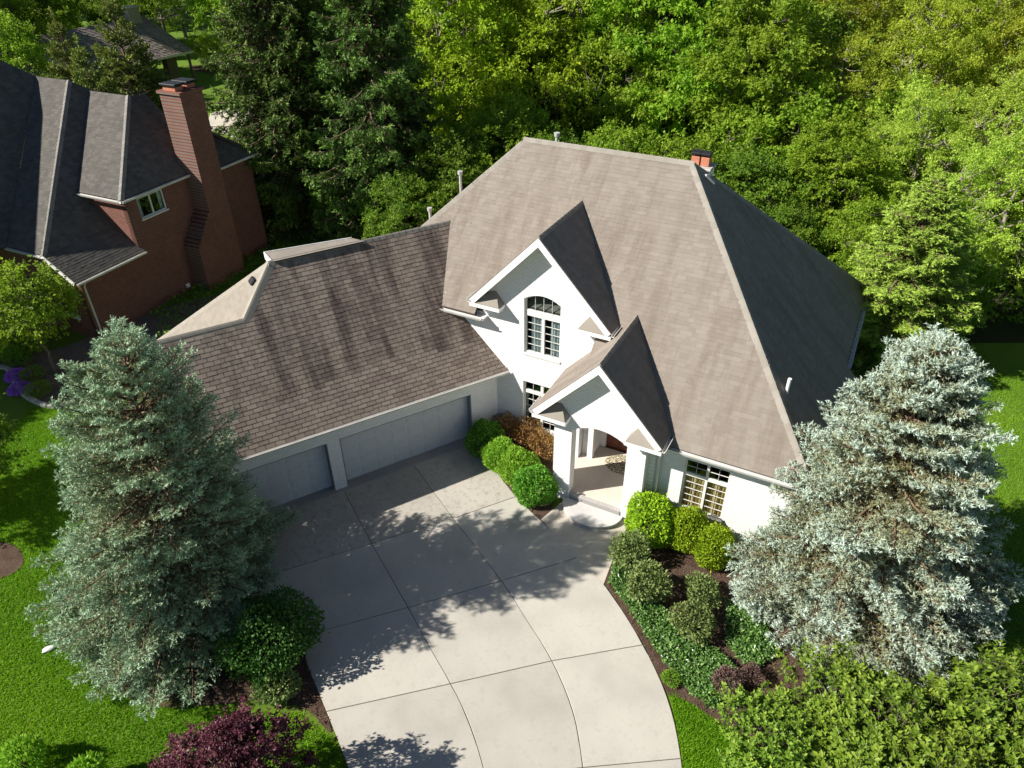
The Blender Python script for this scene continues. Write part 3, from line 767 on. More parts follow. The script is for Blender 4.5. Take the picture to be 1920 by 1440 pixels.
eye_h = lambda r: r[4]*1.0-.25*r[0]*0
roof_slope('garage_roof', gp(0, -.40, 2.94), A, nA+GK*Z, [pg3(10.6, -.40), pg3(-.30, -.40), pg3(1.02, 1.72), pg3(-.10, 3.30), pg3(6.31, 3.30), pg3(7.62, 2.25), pg3(10.6, 2.25)], house, DK, GRF, expo=.145, tabw=.305, gap=.016, thick=.013, lam=False, singles=300, seed=9, near=lambda r: r[4]+.12*abs(r[0]+4.0), label='brown streaked three tab shingle slope above the garage doors')
k1 = (7.20-2.97)/(10.6-6.31)
def pl3(a, u): return gp(a, u, 7.20-k1*(a-6.31))
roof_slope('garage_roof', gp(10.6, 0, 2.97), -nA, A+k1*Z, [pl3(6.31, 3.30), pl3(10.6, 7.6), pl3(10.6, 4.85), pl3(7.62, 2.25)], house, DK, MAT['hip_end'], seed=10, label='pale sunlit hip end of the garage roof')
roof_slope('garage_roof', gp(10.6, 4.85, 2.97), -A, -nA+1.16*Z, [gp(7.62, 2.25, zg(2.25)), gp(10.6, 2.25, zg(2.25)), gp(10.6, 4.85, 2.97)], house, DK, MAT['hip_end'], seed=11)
kg = (7.2-2.97)/4.3
roof_slope('garage_roof', gp(0, 7.6, 2.97), -A, -nA+kg*Z, [gp(6.31, 3.30, 7.2), gp(-.3, 3.3, 7.2), gp(-.3, 7.6, 2.97), gp(10.6, 7.6, 2.97)], house, DK, SH, seed=12)
nG = Z-GK*nA
caps('ridge_cap', gp(-.05, 3.30, 7.2), gp(6.31, 3.30, 7.2), nG, Z+kg*nA, house, MAT['cap'], .13)
caps('ridge_cap', pg3(6.31, 3.30)+Z*.01, pg3(7.62, 2.25)+Z*.01, nG, Z-k1*A, house, MAT['pale_cap'], .2, .35, lift=.002)
caps('ridge_cap', pg3(7.62, 2.25), pg3(10.6, 2.25), nG, Z+1.16*nA, house, MAT['pale_cap'], .2, .35, lift=.002)
caps('ridge_cap', pl3(6.31, 3.30), pl3(10.6, 7.6), Z-k1*A, Z+kg*nA, house, MAT['pale_cap'], .17, .35, lift=.002)
gutter(gp(10.6, -.41, 2.93), gp(-.26, -.41, 2.93), -nA, MAT['gutter'], house)
box('soffit', frame(gp(10.5, -.40, 2.80), A, nA), 0, 10.3, 0, .4, 0, .06, TR, house)
bar('rake_board', gp(10.62, -.4, 2.94), pg3(10.62, 2.25), .03, .2, TR, house)
gutter(gp(10.62, 4.85, 2.95), gp(10.62, 7.6, 2.95), -A, MAT['gutter'], house)
# step flashing where the garage roof meets the white wall
bar('flashing', pg3(-.27, -.38)+Z*.1-nB*.03, pg3(1.0, 1.68)+Z*.1-nB*.03, .03, .12, TR, house)
# low shed dormer behind the garage ridge
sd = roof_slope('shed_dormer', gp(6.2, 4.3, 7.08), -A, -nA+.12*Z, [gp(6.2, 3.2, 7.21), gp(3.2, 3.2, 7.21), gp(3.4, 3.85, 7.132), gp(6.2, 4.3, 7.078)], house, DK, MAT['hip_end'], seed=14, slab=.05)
bar('fascia', gp(6.24, 4.34, 7.1), gp(3.38, 3.87, 7.15), .03, .16, TR, sd)
bar('fascia', gp(6.24, 4.34, 7.1), gp(6.24, 3.35, 7.2), .03, .25, TR, sd)
box('wall', frame(gp(6.1, 3.4), nA, Z), 0, .8, 6.3, 7.05, -.1, 0, WB, sd)
# ---- vents, pipes, chimney
box('roof_vent', frame(pl3(6.92, 3.40), -nA, A+k1*Z), -.16, .16, -.12, .12, .0, .1, MAT['black'], house, .03)
for (s, t, z0, z1, r) in ((.03, 4.55, 9.1, 9.82, .055), (-4.2, 4.9, 6.6, 7.75, .055), (-4.3, 2.8, 6.4, 6.98, .05)):
    vp = cyl('vent_pipe', sp(s, t, z0), sp(s, t, z1), r, r, MAT['pipe'], house)
    cyl('pipe_cap', sp(s, t, z1-.02), sp(s, t, z1+.1), r*1.7, r*1.9, MAT['pipe'], vp)
vp = cyl('vent_pipe', sp(9.55, .1, 4.7), sp(9.55, .1, 5.32), .055, .055, MAT['trim'], house)
e1 = sp(5.36, 4.36, ZE(5.36)+.07); e2 = sp(5.62, 4.52, ZE(5.62)+.07); e3 = sp(5.42, 4.62, ZE(5.42)+.07)
bm = bmesh.new(); add_cyl(bm, e1, e2, .05, .05, 10); add_cyl(bm, e1, e3, .05, .05, 10); bm_obj('elbow_vent', bm, None, house, MAT['pipe'])
fc = frame(sp(4.42, 5.45, -.22), B, nB)
ch = box('chimney', fc, 0, .8, 0, .7, 6.5, 9.28, WB, house, .02)
box('chimney_crown', fc, -.05, .85, -.05, .75, 9.282, 9.36, MAT['stone_grey'], ch, .02)
for x in (.09, .42):
    fl = box('flue', fc, x, x+.28, .2, .5, 9.362, 9.66, MAT['clay'], ch, .01)
    box('flue_cap', fc, x-.03, x+.31, .15, .55, 9.72, 9.8, MAT['black'], fl, .02)
    boxes('cap_leg', fc, [(x+.02, x+.06, .22, .26, 9.66, 9.72), (x+.22, x+.26, .22, .26, 9.66, 9.72), (x+.02, x+.06, .44, .48, 9.66, 9.72), (x+.22, x+.26, .44, .48, 9.66, 9.72)], MAT['black'], fl, 0.)
# wall fittings
box('wall_light', FW, 2.62, 2.70, 3.12, 3.3, 0, .08, MAT['black'], house, .02)
def spout(parent, top, out, bottom_z, mat):
    bm = bmesh.new(); t = np.array(top, float); w = t+np.array(out)*-.18-Z*.25
    for p, q in ((t, w), (w, np.array([w[0], w[1], bottom_z]))): add_cyl(bm, p, q, .045, .045, 8)
    return bm_obj('downspout', bm, None, parent, mat)
spout(house, sp(6.62, -2.0, 3.3), -nB, .1, MAT['gutter'])

# doormat on the porch
mat_pts = [(4.95+.62*math.cos(t), -.02+.5*math.sin(t)) for t in np.linspace(0, 2*math.pi, 40)[:-1]]
def rug():
    q = NT('scroll_pattern_mat'); co = q.coord()
    w = q.n('TexWave', wave_type='RINGS'); q.l(co, w.inputs['Vector']); w.inputs['Scale'].default_value = 4.; w.inputs['Distortion'].default_value = 9.; w.inputs['Detail Scale'].default_value = 2.2
    q.base(q.ramp(w.outputs['Fac'], [(.42, (.03, .025, .02)), (.55, (.6, .52, .36))]), .95); return q.m
dm = poly('doormat', frame(sp(4.95, -.02, .334), B, nB), [(x-4.95, y+.02) for x, y in mat_pts], [], 0., .012, rug(), None)
tag(dm, 'oval black and cream scroll patterned doormat on the porch floor', 'doormat')
# ================================================================== BRICK NEIGHBOUR
nb = thing('brick_house', npq(0, -4), 'red brick house with dark grey hipped roofs and tall brick chimney', 'house')
RB, ND, NS = MAT['red_brick'], MAT['roof_deck'], MAT['nroof']
FN = frame(npq(0, 0), Nd, Z)                 # long side wall: x = p, outwards = Qd
nwin = (.52, 2.05, 4.3, 5.28, 0)
poly('wall', FN, [(-3.45, 0), (7.95, 0), (7.95, 5.2), (-.12, 5.45), (-.12, 3.05), (-3.45, 3.0)], [wall_hole(nwin)], 0., -.25, RB, nb)
window(nb, FN, nwin, [(.58, 1.25, 4.36, 5.22, 1, 1, 0), (1.32, 1.99, 4.36, 5.22, 1, 1, 0)], cur=[(.55, .8, 4.3, 5.3, 'curtain'), (1.8, 2.02, 4.3, 5.3, 'curtain')])
# wall facing the sun under the slanting rake, with a window
FS = frame(npq(-3.45, 0), -Qd*-1*-1*-1, Z)
FS = frame(npq(-3.45, -9.0), Qd, Z)          # x from -9 towards the corner, outwards = -Nd
swin = (5.1, 6.1, 1.1, 2.5, 0)
poly('wall', FS, [(0, 0), (8.995, 0), (8.995, 2.95), (7.8, 3.9), (0, 3.9)], [wall_hole(swin), [(7.2, .9), (8.1, .9), (8.1, 2.3), (7.2, 2.3)]], 0., -.25, RB, nb)
window(nb, FS, swin, [(5.16, 6.04, 1.16, 2.44, 2, 3, 0)], frame_mat='trim')
window(nb, FS, (7.2, 8.1, .9, 2.3, 0), [(7.26, 8.04, .96, 2.24, 2, 3, 0)], frame_mat='trim')
box('wall', frame(npq(-.12, -2.6), Qd, Z), 0, 2.6, 2.9, 5.5, -.2, 0, RB, nb)        # sunlit cheek of the upper storey
box('wall', frame(npq(7.95, -9), Qd, Z), 0, 8.75, 0, 5.3, 0, .25, RB, nb)
box('wall', frame(npq(-3.5, -9), Nd, Z), 0, 11.4, 0, 5.3, 0, .25, RB, nb)
# --- roofs: block 1 (nearer), block 2 (upper storey), block 0 (behind, left)
m1 = 1.18
def z1(q): return 4.03+m1*(-1.29-q)
P1, R1P, R1Q, R1Z = -3.74, 3.26, -5.8, 9.36
def q1(p, q): return npq(p, q, z1(q))
Er = [npq(.0, .22, 2.9+.13), npq(P1, .22, 3.03), npq(P1, -1.29, 4.03)]
roof_slope('roof_slope', npq(0, -1.29, 4.03), Nd, -Qd+m1*Z, [q1(P1, -1.29), q1(R1P, R1Q), q1(R1P+3.2, R1Q+2.0), q1(R1P+3.2, -1.29), q1(.0, -1.29)], nb, ND, NS, seed=41)
roof_slope('roof_slope', npq(0, .22, 3.03), Nd, -Qd+.663*Z, [npq(P1, .22, 3.03), npq(-.02, .22, 3.03), npq(-.02, -1.30, 4.035), npq(P1, -1.30, 4.035)], nb, ND, NS, seed=42)
ks = (R1Z-4.05)/(R1P-P1)
def s1(p, q): return npq(p, q, 4.05+ks*(p-P1))
roof_slope('roof_slope', npq(P1, 0, 4.05), Qd, Nd+ks*Z, [s1(P1, -3.6), s1(P1, -1.29), s1(R1P, R1Q), s1(R1P, -8.1)], nb, ND, MAT['nroof'], seed=43, label='sunlit narrow slope of the nearer roof block')
# block 2
P2, R2P, R2Q, R2Z = -.4, 3.8, -2.68, 8.83
k2 = (R2Z-5.56)/(R2P-P2)
def s2(p, q): return npq(p, q, 5.56+k2*(p-P2))
roof_slope('roof_slope', npq(P2, 0, 5.56), Qd, Nd+k2*Z, [s2(P2, -2.5), s2(P2, .2), s2(R2P, R2Q), s2(R2P, -5.35)], nb, ND, NS, seed=44, label='sunlit narrow slope of the upper storey roof block')
d2 = (R2Z-5.56)/(.2-R2Q)
def e2_(p, q): return npq(p, q, 5.56+d2*(.2-q))
roof_slope('roof_slope', npq(0, .2, 5.56), Nd, -Qd+d2*Z, [e2_(P2, .2), e2_(8.2, .2), e2_(8.2, -.4), e2_(R2P+.5, R2Q)] if False else [e2_(P2, .2), e2_(5.2, .2), e2_(R2P+.9, R2Q+.1), e2_(R2P, R2Q)], nb, ND, NS, seed=45)
roof_slope('roof_slope', npq(8.3, .25, 5.3), Nd, -Qd+.8*Z, [npq(4.3, .25, 5.3), npq(8.3, .25, 5.3), npq(5.6, -2.4, 7.42), npq(4.3, -2.4, 7.42)], nb, ND, NS, seed=46)
# block 0
def z0(q): return 4.05+m1*(-3.6-q)
def q0(p, q): return npq(p, q, z0(q))
roof_slope('roof_slope', npq(0, -3.6, 4.05), Nd, -Qd+m1*Z, [q0(-16, -3.6), q0(P1-.02, -3.6), q0(R1P, -8.1), q0(2.2, -8.9), q0(-1.6, -10.6), q0(-16, -10.6)], nb, ND, NS, seed=47)
roof_slope('roof_slope', npq(0, -19, 3), -Nd, Qd+1.0*Z, [npq(-16, -19, 3.9), npq(7, -19, 3.9), npq(-1.6, -10.6, 12.3), npq(-16, -10.6, 12.3)], nb, ND, NS, seed=48)
roof_slope('roof_slope', npq(8.2, 0, 5.4), -Qd, -Nd+.78*Z, [npq(8.2, .2, 5.4), npq(8.2, -5.8, 5.4), npq(3.8, -5.35, 8.83), npq(3.8, -2.68, 8.83)], nb, ND, NS, seed=49)
roof_slope('roof_slope', npq(8.2, 0, 5.4), -Qd, -Nd+.8016*Z, [npq(8.2, -5.8, 5.4), npq(8.2, -12, 5.4), npq(3.26, -12, 9.36), npq(3.26, -5.8, 9.36)], nb, ND, NS, seed=50)
caps('ridge_cap', q1(P1, -1.29), q1(R1P, R1Q), Z+m1*Qd, Z-ks*Nd, nb, MAT['ncap'], .16)
caps('ridge_cap', s2(P2, .2), s2(R2P, R2Q), Z+d2*Qd, Z-k2*Nd, nb, MAT['ncap'], .15)
NG = MAT['gutter']
gutter(npq(-.02, .24, 3.0), npq(P1, .24, 3.0), Qd, NG, nb)
gutter(npq(4.35, .22, 5.53), npq(P2, .22, 5.53), Qd, NG, nb)
gutter(npq(8.3, .27, 5.27), npq(5.3, .27, 5.27), Qd, NG, nb)
gutter(npq(P2-.02, .2, 5.53), npq(P2-.02, -2.5, 5.53), -Nd, NG, nb)
gutter(npq(P1-.02, -1.3, 4.02), npq(P1-.02, -3.6, 4.02), -Nd, NG, nb)
bar('rake_board', npq(P1-.02, .2, 3.05), npq(P1-.02, -1.29, 4.04), .04, .2, MAT['gutter'], nb)
for (p0_, z_) in ((-3.3, 2.9), ):
    spout(nb, npq(p0_, .2, z_), Qd, .1, NG)
# chimney stack on the side wall: wide breast below, stepped shoulder, tall shaft
def qbox(name, p0, p1, q0_, q1_, za, zb, mat, parent, bev=.01): return box(name, frame(npq(p0, q0_), Nd, Z), 0, p1-p0, za, zb, -(q0_-q0_), (q1_-q0_), mat, parent, bev)
cst = qbox('chimney', 3.55, 4.9, -.3, 1.0, 0, 9.2, RB, nb, .015)
qbox('chimney_breast', 2.35, 4.95, .0, .985, 0, 2.3, RB, cst, .015)
for i in range(9): qbox('shoulder_brick', 2.42+.125*i, 3.56, .0, .98, 2.3+.16*i, 2.45+.16*i, MAT['nroof'] if False else RB, cst, .01)
qbox('chimney_crown', 3.47, 4.98, -.38, 1.08, 9.2, 9.34, RB, cst, .02)
for (a, b) in ((3.62, 4.1), (4.35, 4.83)):
    fl = qbox('flue', a, b, -.05, .7, 9.34, 9.52, MAT['clay'], cst, .01)
    qbox('flue_cap', a-.08, b+.08, -.15, .8, 9.56, 9.66, MAT['black'], fl, .02)
    qbox('cap_leg', a+.1, b-.1, .1, .5, 9.52, 9.56, MAT['black'], fl, 0.)
for nm, px, w_, h_ in (('meter_box', (213, 601), .1, .17), ('vent_cover', (357, 555), .1, .1)):
    v_ = onp(*px, N0, Qd)-N0; x_, y_ = float(v_ @ Nd), max(float(v_[2]), .3)
    box(nm, FN, x_-w_, x_+w_, y_-h_, y_+h_, 0, .1, MAT['trim'], nb, .01)

# ================================================================== FAR HOUSE (beyond the neighbour)
Fd = azv(27.0); Fn = np.array([-Fd[1], Fd[0], 0.])
fx = ong(362, 95, 3.0)*np.array([1, 1, 0])-Fd*7.6+Fn*3.2
fh = thing('patio_house', fx, 'brown shake roofed house end with stone chimney and open patio posts', 'house')
def fp(a, b, z): return fx+Fd*a+Fn*b+Z*z
roof_slope('roof_slope', fp(0, -3.2, 3.0), Fd, Fn+.62*Z, [fp(-16, -3.2, 3.0), fp(7.6, -3.2, 3.0), fp(6.7, 1.6, 5.98), fp(-16, 1.6, 5.98)], fh, ND, MAT['far_roof'], expo=.2, tabw=.35, thick=.04, seed=60)
roof_slope('roof_slope', fp(0, 6.4, 3.0), -Fd, -Fn+.62*Z, [fp(-16, 6.4, 3.0), fp(-16, 1.6, 5.98), fp(6.7, 1.6, 5.98), fp(7.6, 6.4, 3.0)], fh, ND, MAT['far_roof'], expo=.2, tabw=.35, thick=.04, seed=61)
roof_slope('roof_slope', fp(7.6, 0, 3.0), Fn, -Fd+3.31*Z, [fp(7.6, -3.2, 3.0), fp(7.6, 6.4, 3.0), fp(6.7, 1.6, 5.98)], fh, ND, MAT['far_roof'], expo=.2, tabw=.35, thick=.04, seed=62)
box('wall', frame(fp(-15.5, -2.6, 0), Fd, Z), 0, 18, 0, 2.9, -.3, 0, MAT['stone'], fh)
box('wall', frame(fp(2.5, -2.6, 0), Fn, Z), 0, 8.4, 0, 2.9, -.3, 0, MAT['stone'], fh)
bar('fascia', fp(-16, -3.22, 3.0), fp(7.62, -3.22, 3.0), .04, .18, MAT['gutter'], fh)
bar('fascia', fp(7.62, -3.22, 3.0), fp(7.62, 6.4, 3.0), .04, .18, MAT['gutter'], fh)
for (a, b) in ((7.2, -2.8), (7.2, 1.2), (7.2, 5.8)):
    cyl('porch_post', fp(a, b, 0), fp(a, b, 2.9), .13, .13, MAT['bark'], fh, 10)
box('porch_wall', frame(fp(4.4, -2.8, 0), Fd, Z), 0, 1.2, 0, 2.9, -.4, 0, MAT['bark'], fh)
fcn = box('chimney', frame(fp(4.4, 1.0, 0), Fd, Fn), 0, 1.4, 0, 1.1, 4.0, 7.0, MAT['stone'], fh, .03)
box('chimney_crown', frame(fp(4.3, .9, 0), Fd, Fn), 0, 1.6, 0, 1.3, 7.0, 7.15, MAT['stone_grey'], fcn, .03)
tag(flat('patio', pxs([(385, 240), (395, 212), (460, 196), (520, 205), (520, 240), (450, 262)]), .004, MAT['walk'], None, .05), kind='structure')
tag(flat('young_tree_bed', pxs([(352, 122), (440, 122), (470, 138), (450, 148), (410, 142), (360, 132)]), .002, MAT['mulch']), kind='structure')
# ================================================================== PLANT TOOLS
def unit(v): return v/(np.linalg.norm(v, axis=-1, keepdims=True)+1e-9)
def tubes(P, Rr, n=5):
    """P (b,k,3) centre lines, Rr (b,k) radii -> verts, quads"""
    b, k, _ = P.shape
    T = np.empty_like(P); T[:, 1:-1] = P[:, 2:]-P[:, :-2]; T[:, 0] = P[:, 1]-P[:, 0]; T[:, -1] = P[:, -1]-P[:, -2]; T = unit(T)
    ref = np.where(np.abs(T[..., 2:3]) > .9, np.array([1., 0, 0]), np.array([0, 0, 1.]))
    U = unit(np.cross(T, ref)); W = np.cross(T, U)
    ang = np.arange(n)*2*np.pi/n
    V = P[:, :, None]+Rr[:, :, None, None]*(np.cos(ang)[None, None, :, None]*U[:, :, None]+np.sin(ang)[None, None, :, None]*W[:, :, None])
    idx = np.arange(b*k*n).reshape(b, k, n)
    a = idx[:, :-1]; c = idx[:, 1:]
    Q = np.stack([a, np.roll(a, -1, 2), np.roll(c, -1, 2), c], -1).reshape(-1, 4)
    return V.reshape(-1, 3), Q
def merge(parts):
    V, F, o = [], [], 0
    for v, f in parts: V.append(v); F.append(f+o); o += len(v)
    return np.concatenate(V), F
def leaf_quads(p, axis, up, L, W, droop=.12):
    s = unit(np.cross(axis, up)); L = L[:, None]; W = W[:, None]
    mid = p+axis*L*.45
    nrm = np.cross(s, axis)
    V = np.stack([p, mid+s*W*.5+nrm*W*.12, p+axis*L-np.array([0, 0, 1.])*L*droop, mid-s*W*.5+nrm*W*.12], 1)
    F = np.arange(len(p)*4).reshape(-1, 4)
    return V.reshape(-1, 3), F

def gen_spruce(seed, H, Rm, nb, shoot=.11, needle=.055, weep=0., asym=(0., 0.), lean=(0., 0.), dens=1., nn=8, powr=.85, skirt=.25, wid=.016, inner=.25):
    rg = np.random.default_rng(seed)
    u = np.sort(rg.uniform(0, 1, nb)**1.25)                    # more branches low down
    z0 = skirt+u*(H-skirt-.12)
    az = np.arange(nb)*2.39996+rg.normal(0, .25, nb)
    lump = 1+.13*np.sin(az*2+seed)+.10*np.sin(az*3-z0*1.3)+.08*np.sin(az*5+z0*2.1)
    L = (Rm*(1-u)**powr*rg.uniform(.82, 1.13, nb)*lump+.16)*(1+asym[0]*np.cos(az-asym[1]))
    L *= np.clip(.72+u*3., 0, 1.)                               # tucked-in lowest ring
    el = np.radians(-6+58*u**1.5)+rg.normal(0, .07, nb)-weep*.25
    K = 9; s = np.linspace(0, 1, K)
    r = L[:, None]*s*np.cos(el)[:, None]
    zz_ = z0[:, None]+L[:, None]*s*np.sin(el)[:, None]-L[:, None]*(.20+.12*weep)*s**2+L[:, None]*(.17+.1*weep)*s**4
    bend = rg.normal(0, .12, nb)[:, None]*s**2
    P = np.stack([r*np.cos(az[:, None]+bend), r*np.sin(az[:, None]+bend), zz_], -1)
    br = np.clip(.012+.016*L, .008, .06)[:, None]*(1-.85*s)
    trunkP = np.zeros((1, 10, 3)); trunkP[0, :, 2] = np.linspace(-.1, H*.985, 10)
    trunkR = np.linspace(.028*H**.9*.9, .012, 10)[None]
    # side twigs
    n2 = np.maximum(4, (L/.085*dens).astype(int))
    bi = np.repeat(np.arange(nb), n2); m = len(bi)
    k2 = np.concatenate([np.arange(k) for k in n2]); s2 = (k2+rg.uniform(.1, .9, m))/n2[bi]
    s2 = .12+.88*s2**.8
    x = s2*(K-1); i0 = np.clip(x.astype(int), 0, K-2); fr_ = (x-i0)[:, None]
    base = P[bi, i0]*(1-fr_)+P[bi, i0+1]*fr_
    tan = unit(P[bi, i0+1]-P[bi, i0])
    side = unit(np.cross(tan, np.array([0, 0, 1.])))*np.where(k2 % 2, 1., -1.)[:, None]
    l2 = (.08+.36*L[bi]*(1.02-s2)**.75*rg.uniform(.6, 1.15, m)); l2 = np.minimum(l2, .75+.25*weep)
    d2 = unit(tan*.75+side*rg.uniform(.55, .95, m)[:, None]+np.array([0, 0, 1.])*(rg.normal(.06, .16, m)-weep*rg.uniform(.3, 1.3, m))[:, None])
    K2 = 4; t = np.linspace(0, 1, K2)
    T2 = base[:, None]+d2[:, None]*l2[:, None, None]*t[None, :, None]
    T2[..., 2] -= (l2[:, None]*(.10+.5*weep)*t**2)
    # shoots along twigs, denser outwards
    n3 = np.maximum(2, (l2/(shoot*.55)*dens).astype(int)+1)
    ti = np.repeat(np.arange(m), n3); q = len(ti)
    k3 = np.concatenate([np.arange(k) for k in n3]); t3 = (k3+rg.uniform(.3, 1., q))/n3[ti]
    x = t3*(K2-1); i0 = np.clip(x.astype(int), 0, K2-2); fr_ = (x-i0)[:, None]
    sb = T2[ti, i0]*(1-fr_)+T2[ti, i0+1]*fr_
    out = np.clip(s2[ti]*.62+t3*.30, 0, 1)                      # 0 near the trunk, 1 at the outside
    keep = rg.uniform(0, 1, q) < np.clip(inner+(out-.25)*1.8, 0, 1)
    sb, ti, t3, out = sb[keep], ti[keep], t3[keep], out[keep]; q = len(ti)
    sdir = unit(d2[ti]+rg.normal(0, .55, (q, 3))+np.array([0, 0, .28-.55*weep]))
    # leader and branch-tip shoots
    tips = P[:, -1]; tdir = unit(P[:, -1]-P[:, -2])
    sb = np.concatenate([sb, tips, tips]); sdir = np.concatenate([sdir, tdir, unit(tdir+rg.normal(0, .4, tips.shape))]); out = np.concatenate([out, np.ones(2*nb)])
    top = np.array([[0, 0, H*.97+i*.03] for i in range(24)]); sb = np.concatenate([sb, top]); out = np.concatenate([out, np.ones(24)])
    sdir = np.concatenate([sdir, unit(rg.normal(0, .5, (24, 3))+np.array([0, 0, .8]))]); q = len(sb)
    sl_ = shoot*rg.uniform(.7, 1.35, q)
    # needles
    ne = nn
    tt = np.tile((np.arange(ne)+.5)/ne, (q, 1))+rg.normal(0, .05, (q, ne))
    rad = rg.normal(0, 1, (q, ne, 3)); rad = unit(rad-sdir[:, None]*np.sum(rad*sdir[:, None], -1, keepdims=True))
    nd = unit(sdir[:, None]*.75+rad*.8)
    nb_ = sb[:, None]+sdir[:, None]*(sl_[:, None]*tt)[..., None]
    nl = needle*rg.uniform(.7, 1.25, (q, ne))[..., None]
    wv = unit(np.cross(nd, rg.normal(0, 1, (q, ne, 3))))*wid*.5
    V = np.stack([nb_-wv, nb_+wv, nb_+nd*nl], 2).reshape(-1, 3)
    F = np.arange(len(V)).reshape(-1, 3)
    cl = rg.uniform(0, 1, nb)
    bidx = np.concatenate([bi[ti], np.arange(nb), np.arange(nb), np.zeros(24, int)])
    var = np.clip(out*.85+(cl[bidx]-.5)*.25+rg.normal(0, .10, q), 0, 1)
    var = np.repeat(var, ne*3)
    W = merge([tubes(trunkP, trunkR, 8), tubes(P, br, 5), tubes(T2[:, [0, 3]], np.array([.007, .003])[None]*np.ones((m, 1)), 3)])
    for arr in (V, W[0]):
        arr[:, 0] += lean[0]*np.clip(arr[:, 2]/H, 0, 1)**1.2; arr[:, 1] += lean[1]*np.clip(arr[:, 2]/H, 0, 1)**1.2
    return np_mesh('needles', V, [F], var), np_mesh('trunk', W[0], W[1], smooth=True)

def gen_tree(seed, H, h0, rx, ncl, per, leaf=.15, clu=.9, open_=0., trunk_r=.16, fork=True, flat_=.55):
    rg = np.random.default_rng(seed)
    cz, rz = (H+h0)/2, (H-h0)/2
    d = unit(rg.normal(0, 1, (ncl, 3)))
    lob = unit(rg.normal(0, 1, (7, 3)))
    amp = 1+.20*np.max(np.clip(d @ lob.T, 0, 1)**6, axis=1)-.16
    rr = rg.uniform(.16, 1, ncl)**.42*amp
    C = d*rr[:, None]*np.array([rx, rx, rz]); C[:, 2] += cz
    C[:, :2] *= (1-.38*np.clip((C[:, 2]-cz)/rz, -1, 1)**2*np.sign(C[:, 2]-cz))[:, None].clip(.4, 1.2)
    trunk = np.zeros((1, 9, 3)); trunk[0, :, 2] = np.linspace(-.1, H*.86, 9)
    trunk[0, 2:, 0] += np.cumsum(rg.normal(0, .12, 7)); trunk[0, 2:, 1] += np.cumsum(rg.normal(0, .12, 7))
    tr = np.linspace(trunk_r, trunk_r*.16, 9)[None]
    # main limbs
    nl = 11
    pick = rg.choice(ncl, nl, replace=False); za = np.clip(rg.uniform(.22, .75, nl)*H, h0*.7, H*.8)
    def on_trunk(z):
        x = np.clip((z+.1)/(H*.86+.1)*8, 0, 7.999); i = x.astype(int); f = (x-i)[:, None]
        return trunk[0][i]*(1-f)+trunk[0][i+1]*f
    s = np.linspace(0, 1, 7)
    def arc(a, b, sag):
        mid = (a+b)/2; mid[:, 2] += sag
        return ((1-s)**2)[None, :, None]*a[:, None]+(2*s*(1-s))[None, :, None]*mid[:, None]+(s**2)[None, :, None]*b[:, None]
    a = on_trunk(za); Lm = arc(a, C[pick], -.3*np.ones(nl))
    Lm[:, 1:-1] += rg.normal(0, .08, (nl, 5, 3))
    lr = trunk_r*.42*(1-.8*s)[None]*np.ones((nl, 1))
    # branch to every cluster from the nearest limb point
    pool = np.concatenate([Lm[:, 2:].reshape(-1, 3), trunk[0, 4:]])
    dist = np.linalg.norm(C[:, None]-pool[None], axis=2)+np.clip(pool[None, :, 2]-C[:, None, 2]+.3, 0, 9)*1.5
    src = pool[dist.argmin(1)]
    Bm = arc(src, C.copy(), -.15*np.ones(ncl)); Bm[:, 1:-1] += rg.normal(0, .05, (ncl, 5, 3))
    brr = (.035*(1-.85*s))[None]*np.ones((ncl, 1))
    wood = merge([tubes(trunk, tr, 8), tubes(Lm, lr, 6), tubes(Bm, brr, 4)])
    # twigs and leaves
    nt = 9
    od = unit(C-np.array([0, 0, cz-.2*rz]))
    td = unit(od[:, None]*.75+rg.normal(0, .75, (ncl, nt, 3))+np.array([0, 0, .18]))
    td[..., 2] *= flat_; td = unit(td)
    tl = clu*rg.uniform(.45, 1.15, (ncl, nt))
    n = per
    ci = np.repeat(np.arange(ncl), n); ki = rg.integers(0, nt, len(ci)); t = rg.uniform(.12, 1, len(ci))**.75
    p = C[ci]+td[ci, ki]*(tl[ci, ki]*t)[:, None]+rg.normal(0, .07*clu, (len(ci), 3)); p[:, 2] -= .10*clu*t**2
    keep = rg.uniform(0, 1, len(ci)) > open_*rg.uniform(0, 1, ncl)[ci]
    p, ci, ki = p[keep], ci[keep], ki[keep]
    ax = unit(td[ci, ki]*.6+rg.normal(0, .6, p.shape)+np.array([0, 0, -.22]))
    up = unit(np.array([0, 0, 1.])+rg.normal(0, .5, p.shape))
    LL = leaf*rg.uniform(.6, 1.3, len(p))
    V, F = leaf_quads(p, ax, up, LL, LL*rg.uniform(.5, .72, len(p)))
    var = np.clip(rg.uniform(0, 1, ncl)[ci]*.55+rg.uniform(0, .45, len(p)), 0, 1)
    return np_mesh('crown', V, [F], np.repeat(var, 4)), np_mesh('trunk', wood[0], wood[1], smooth=True)

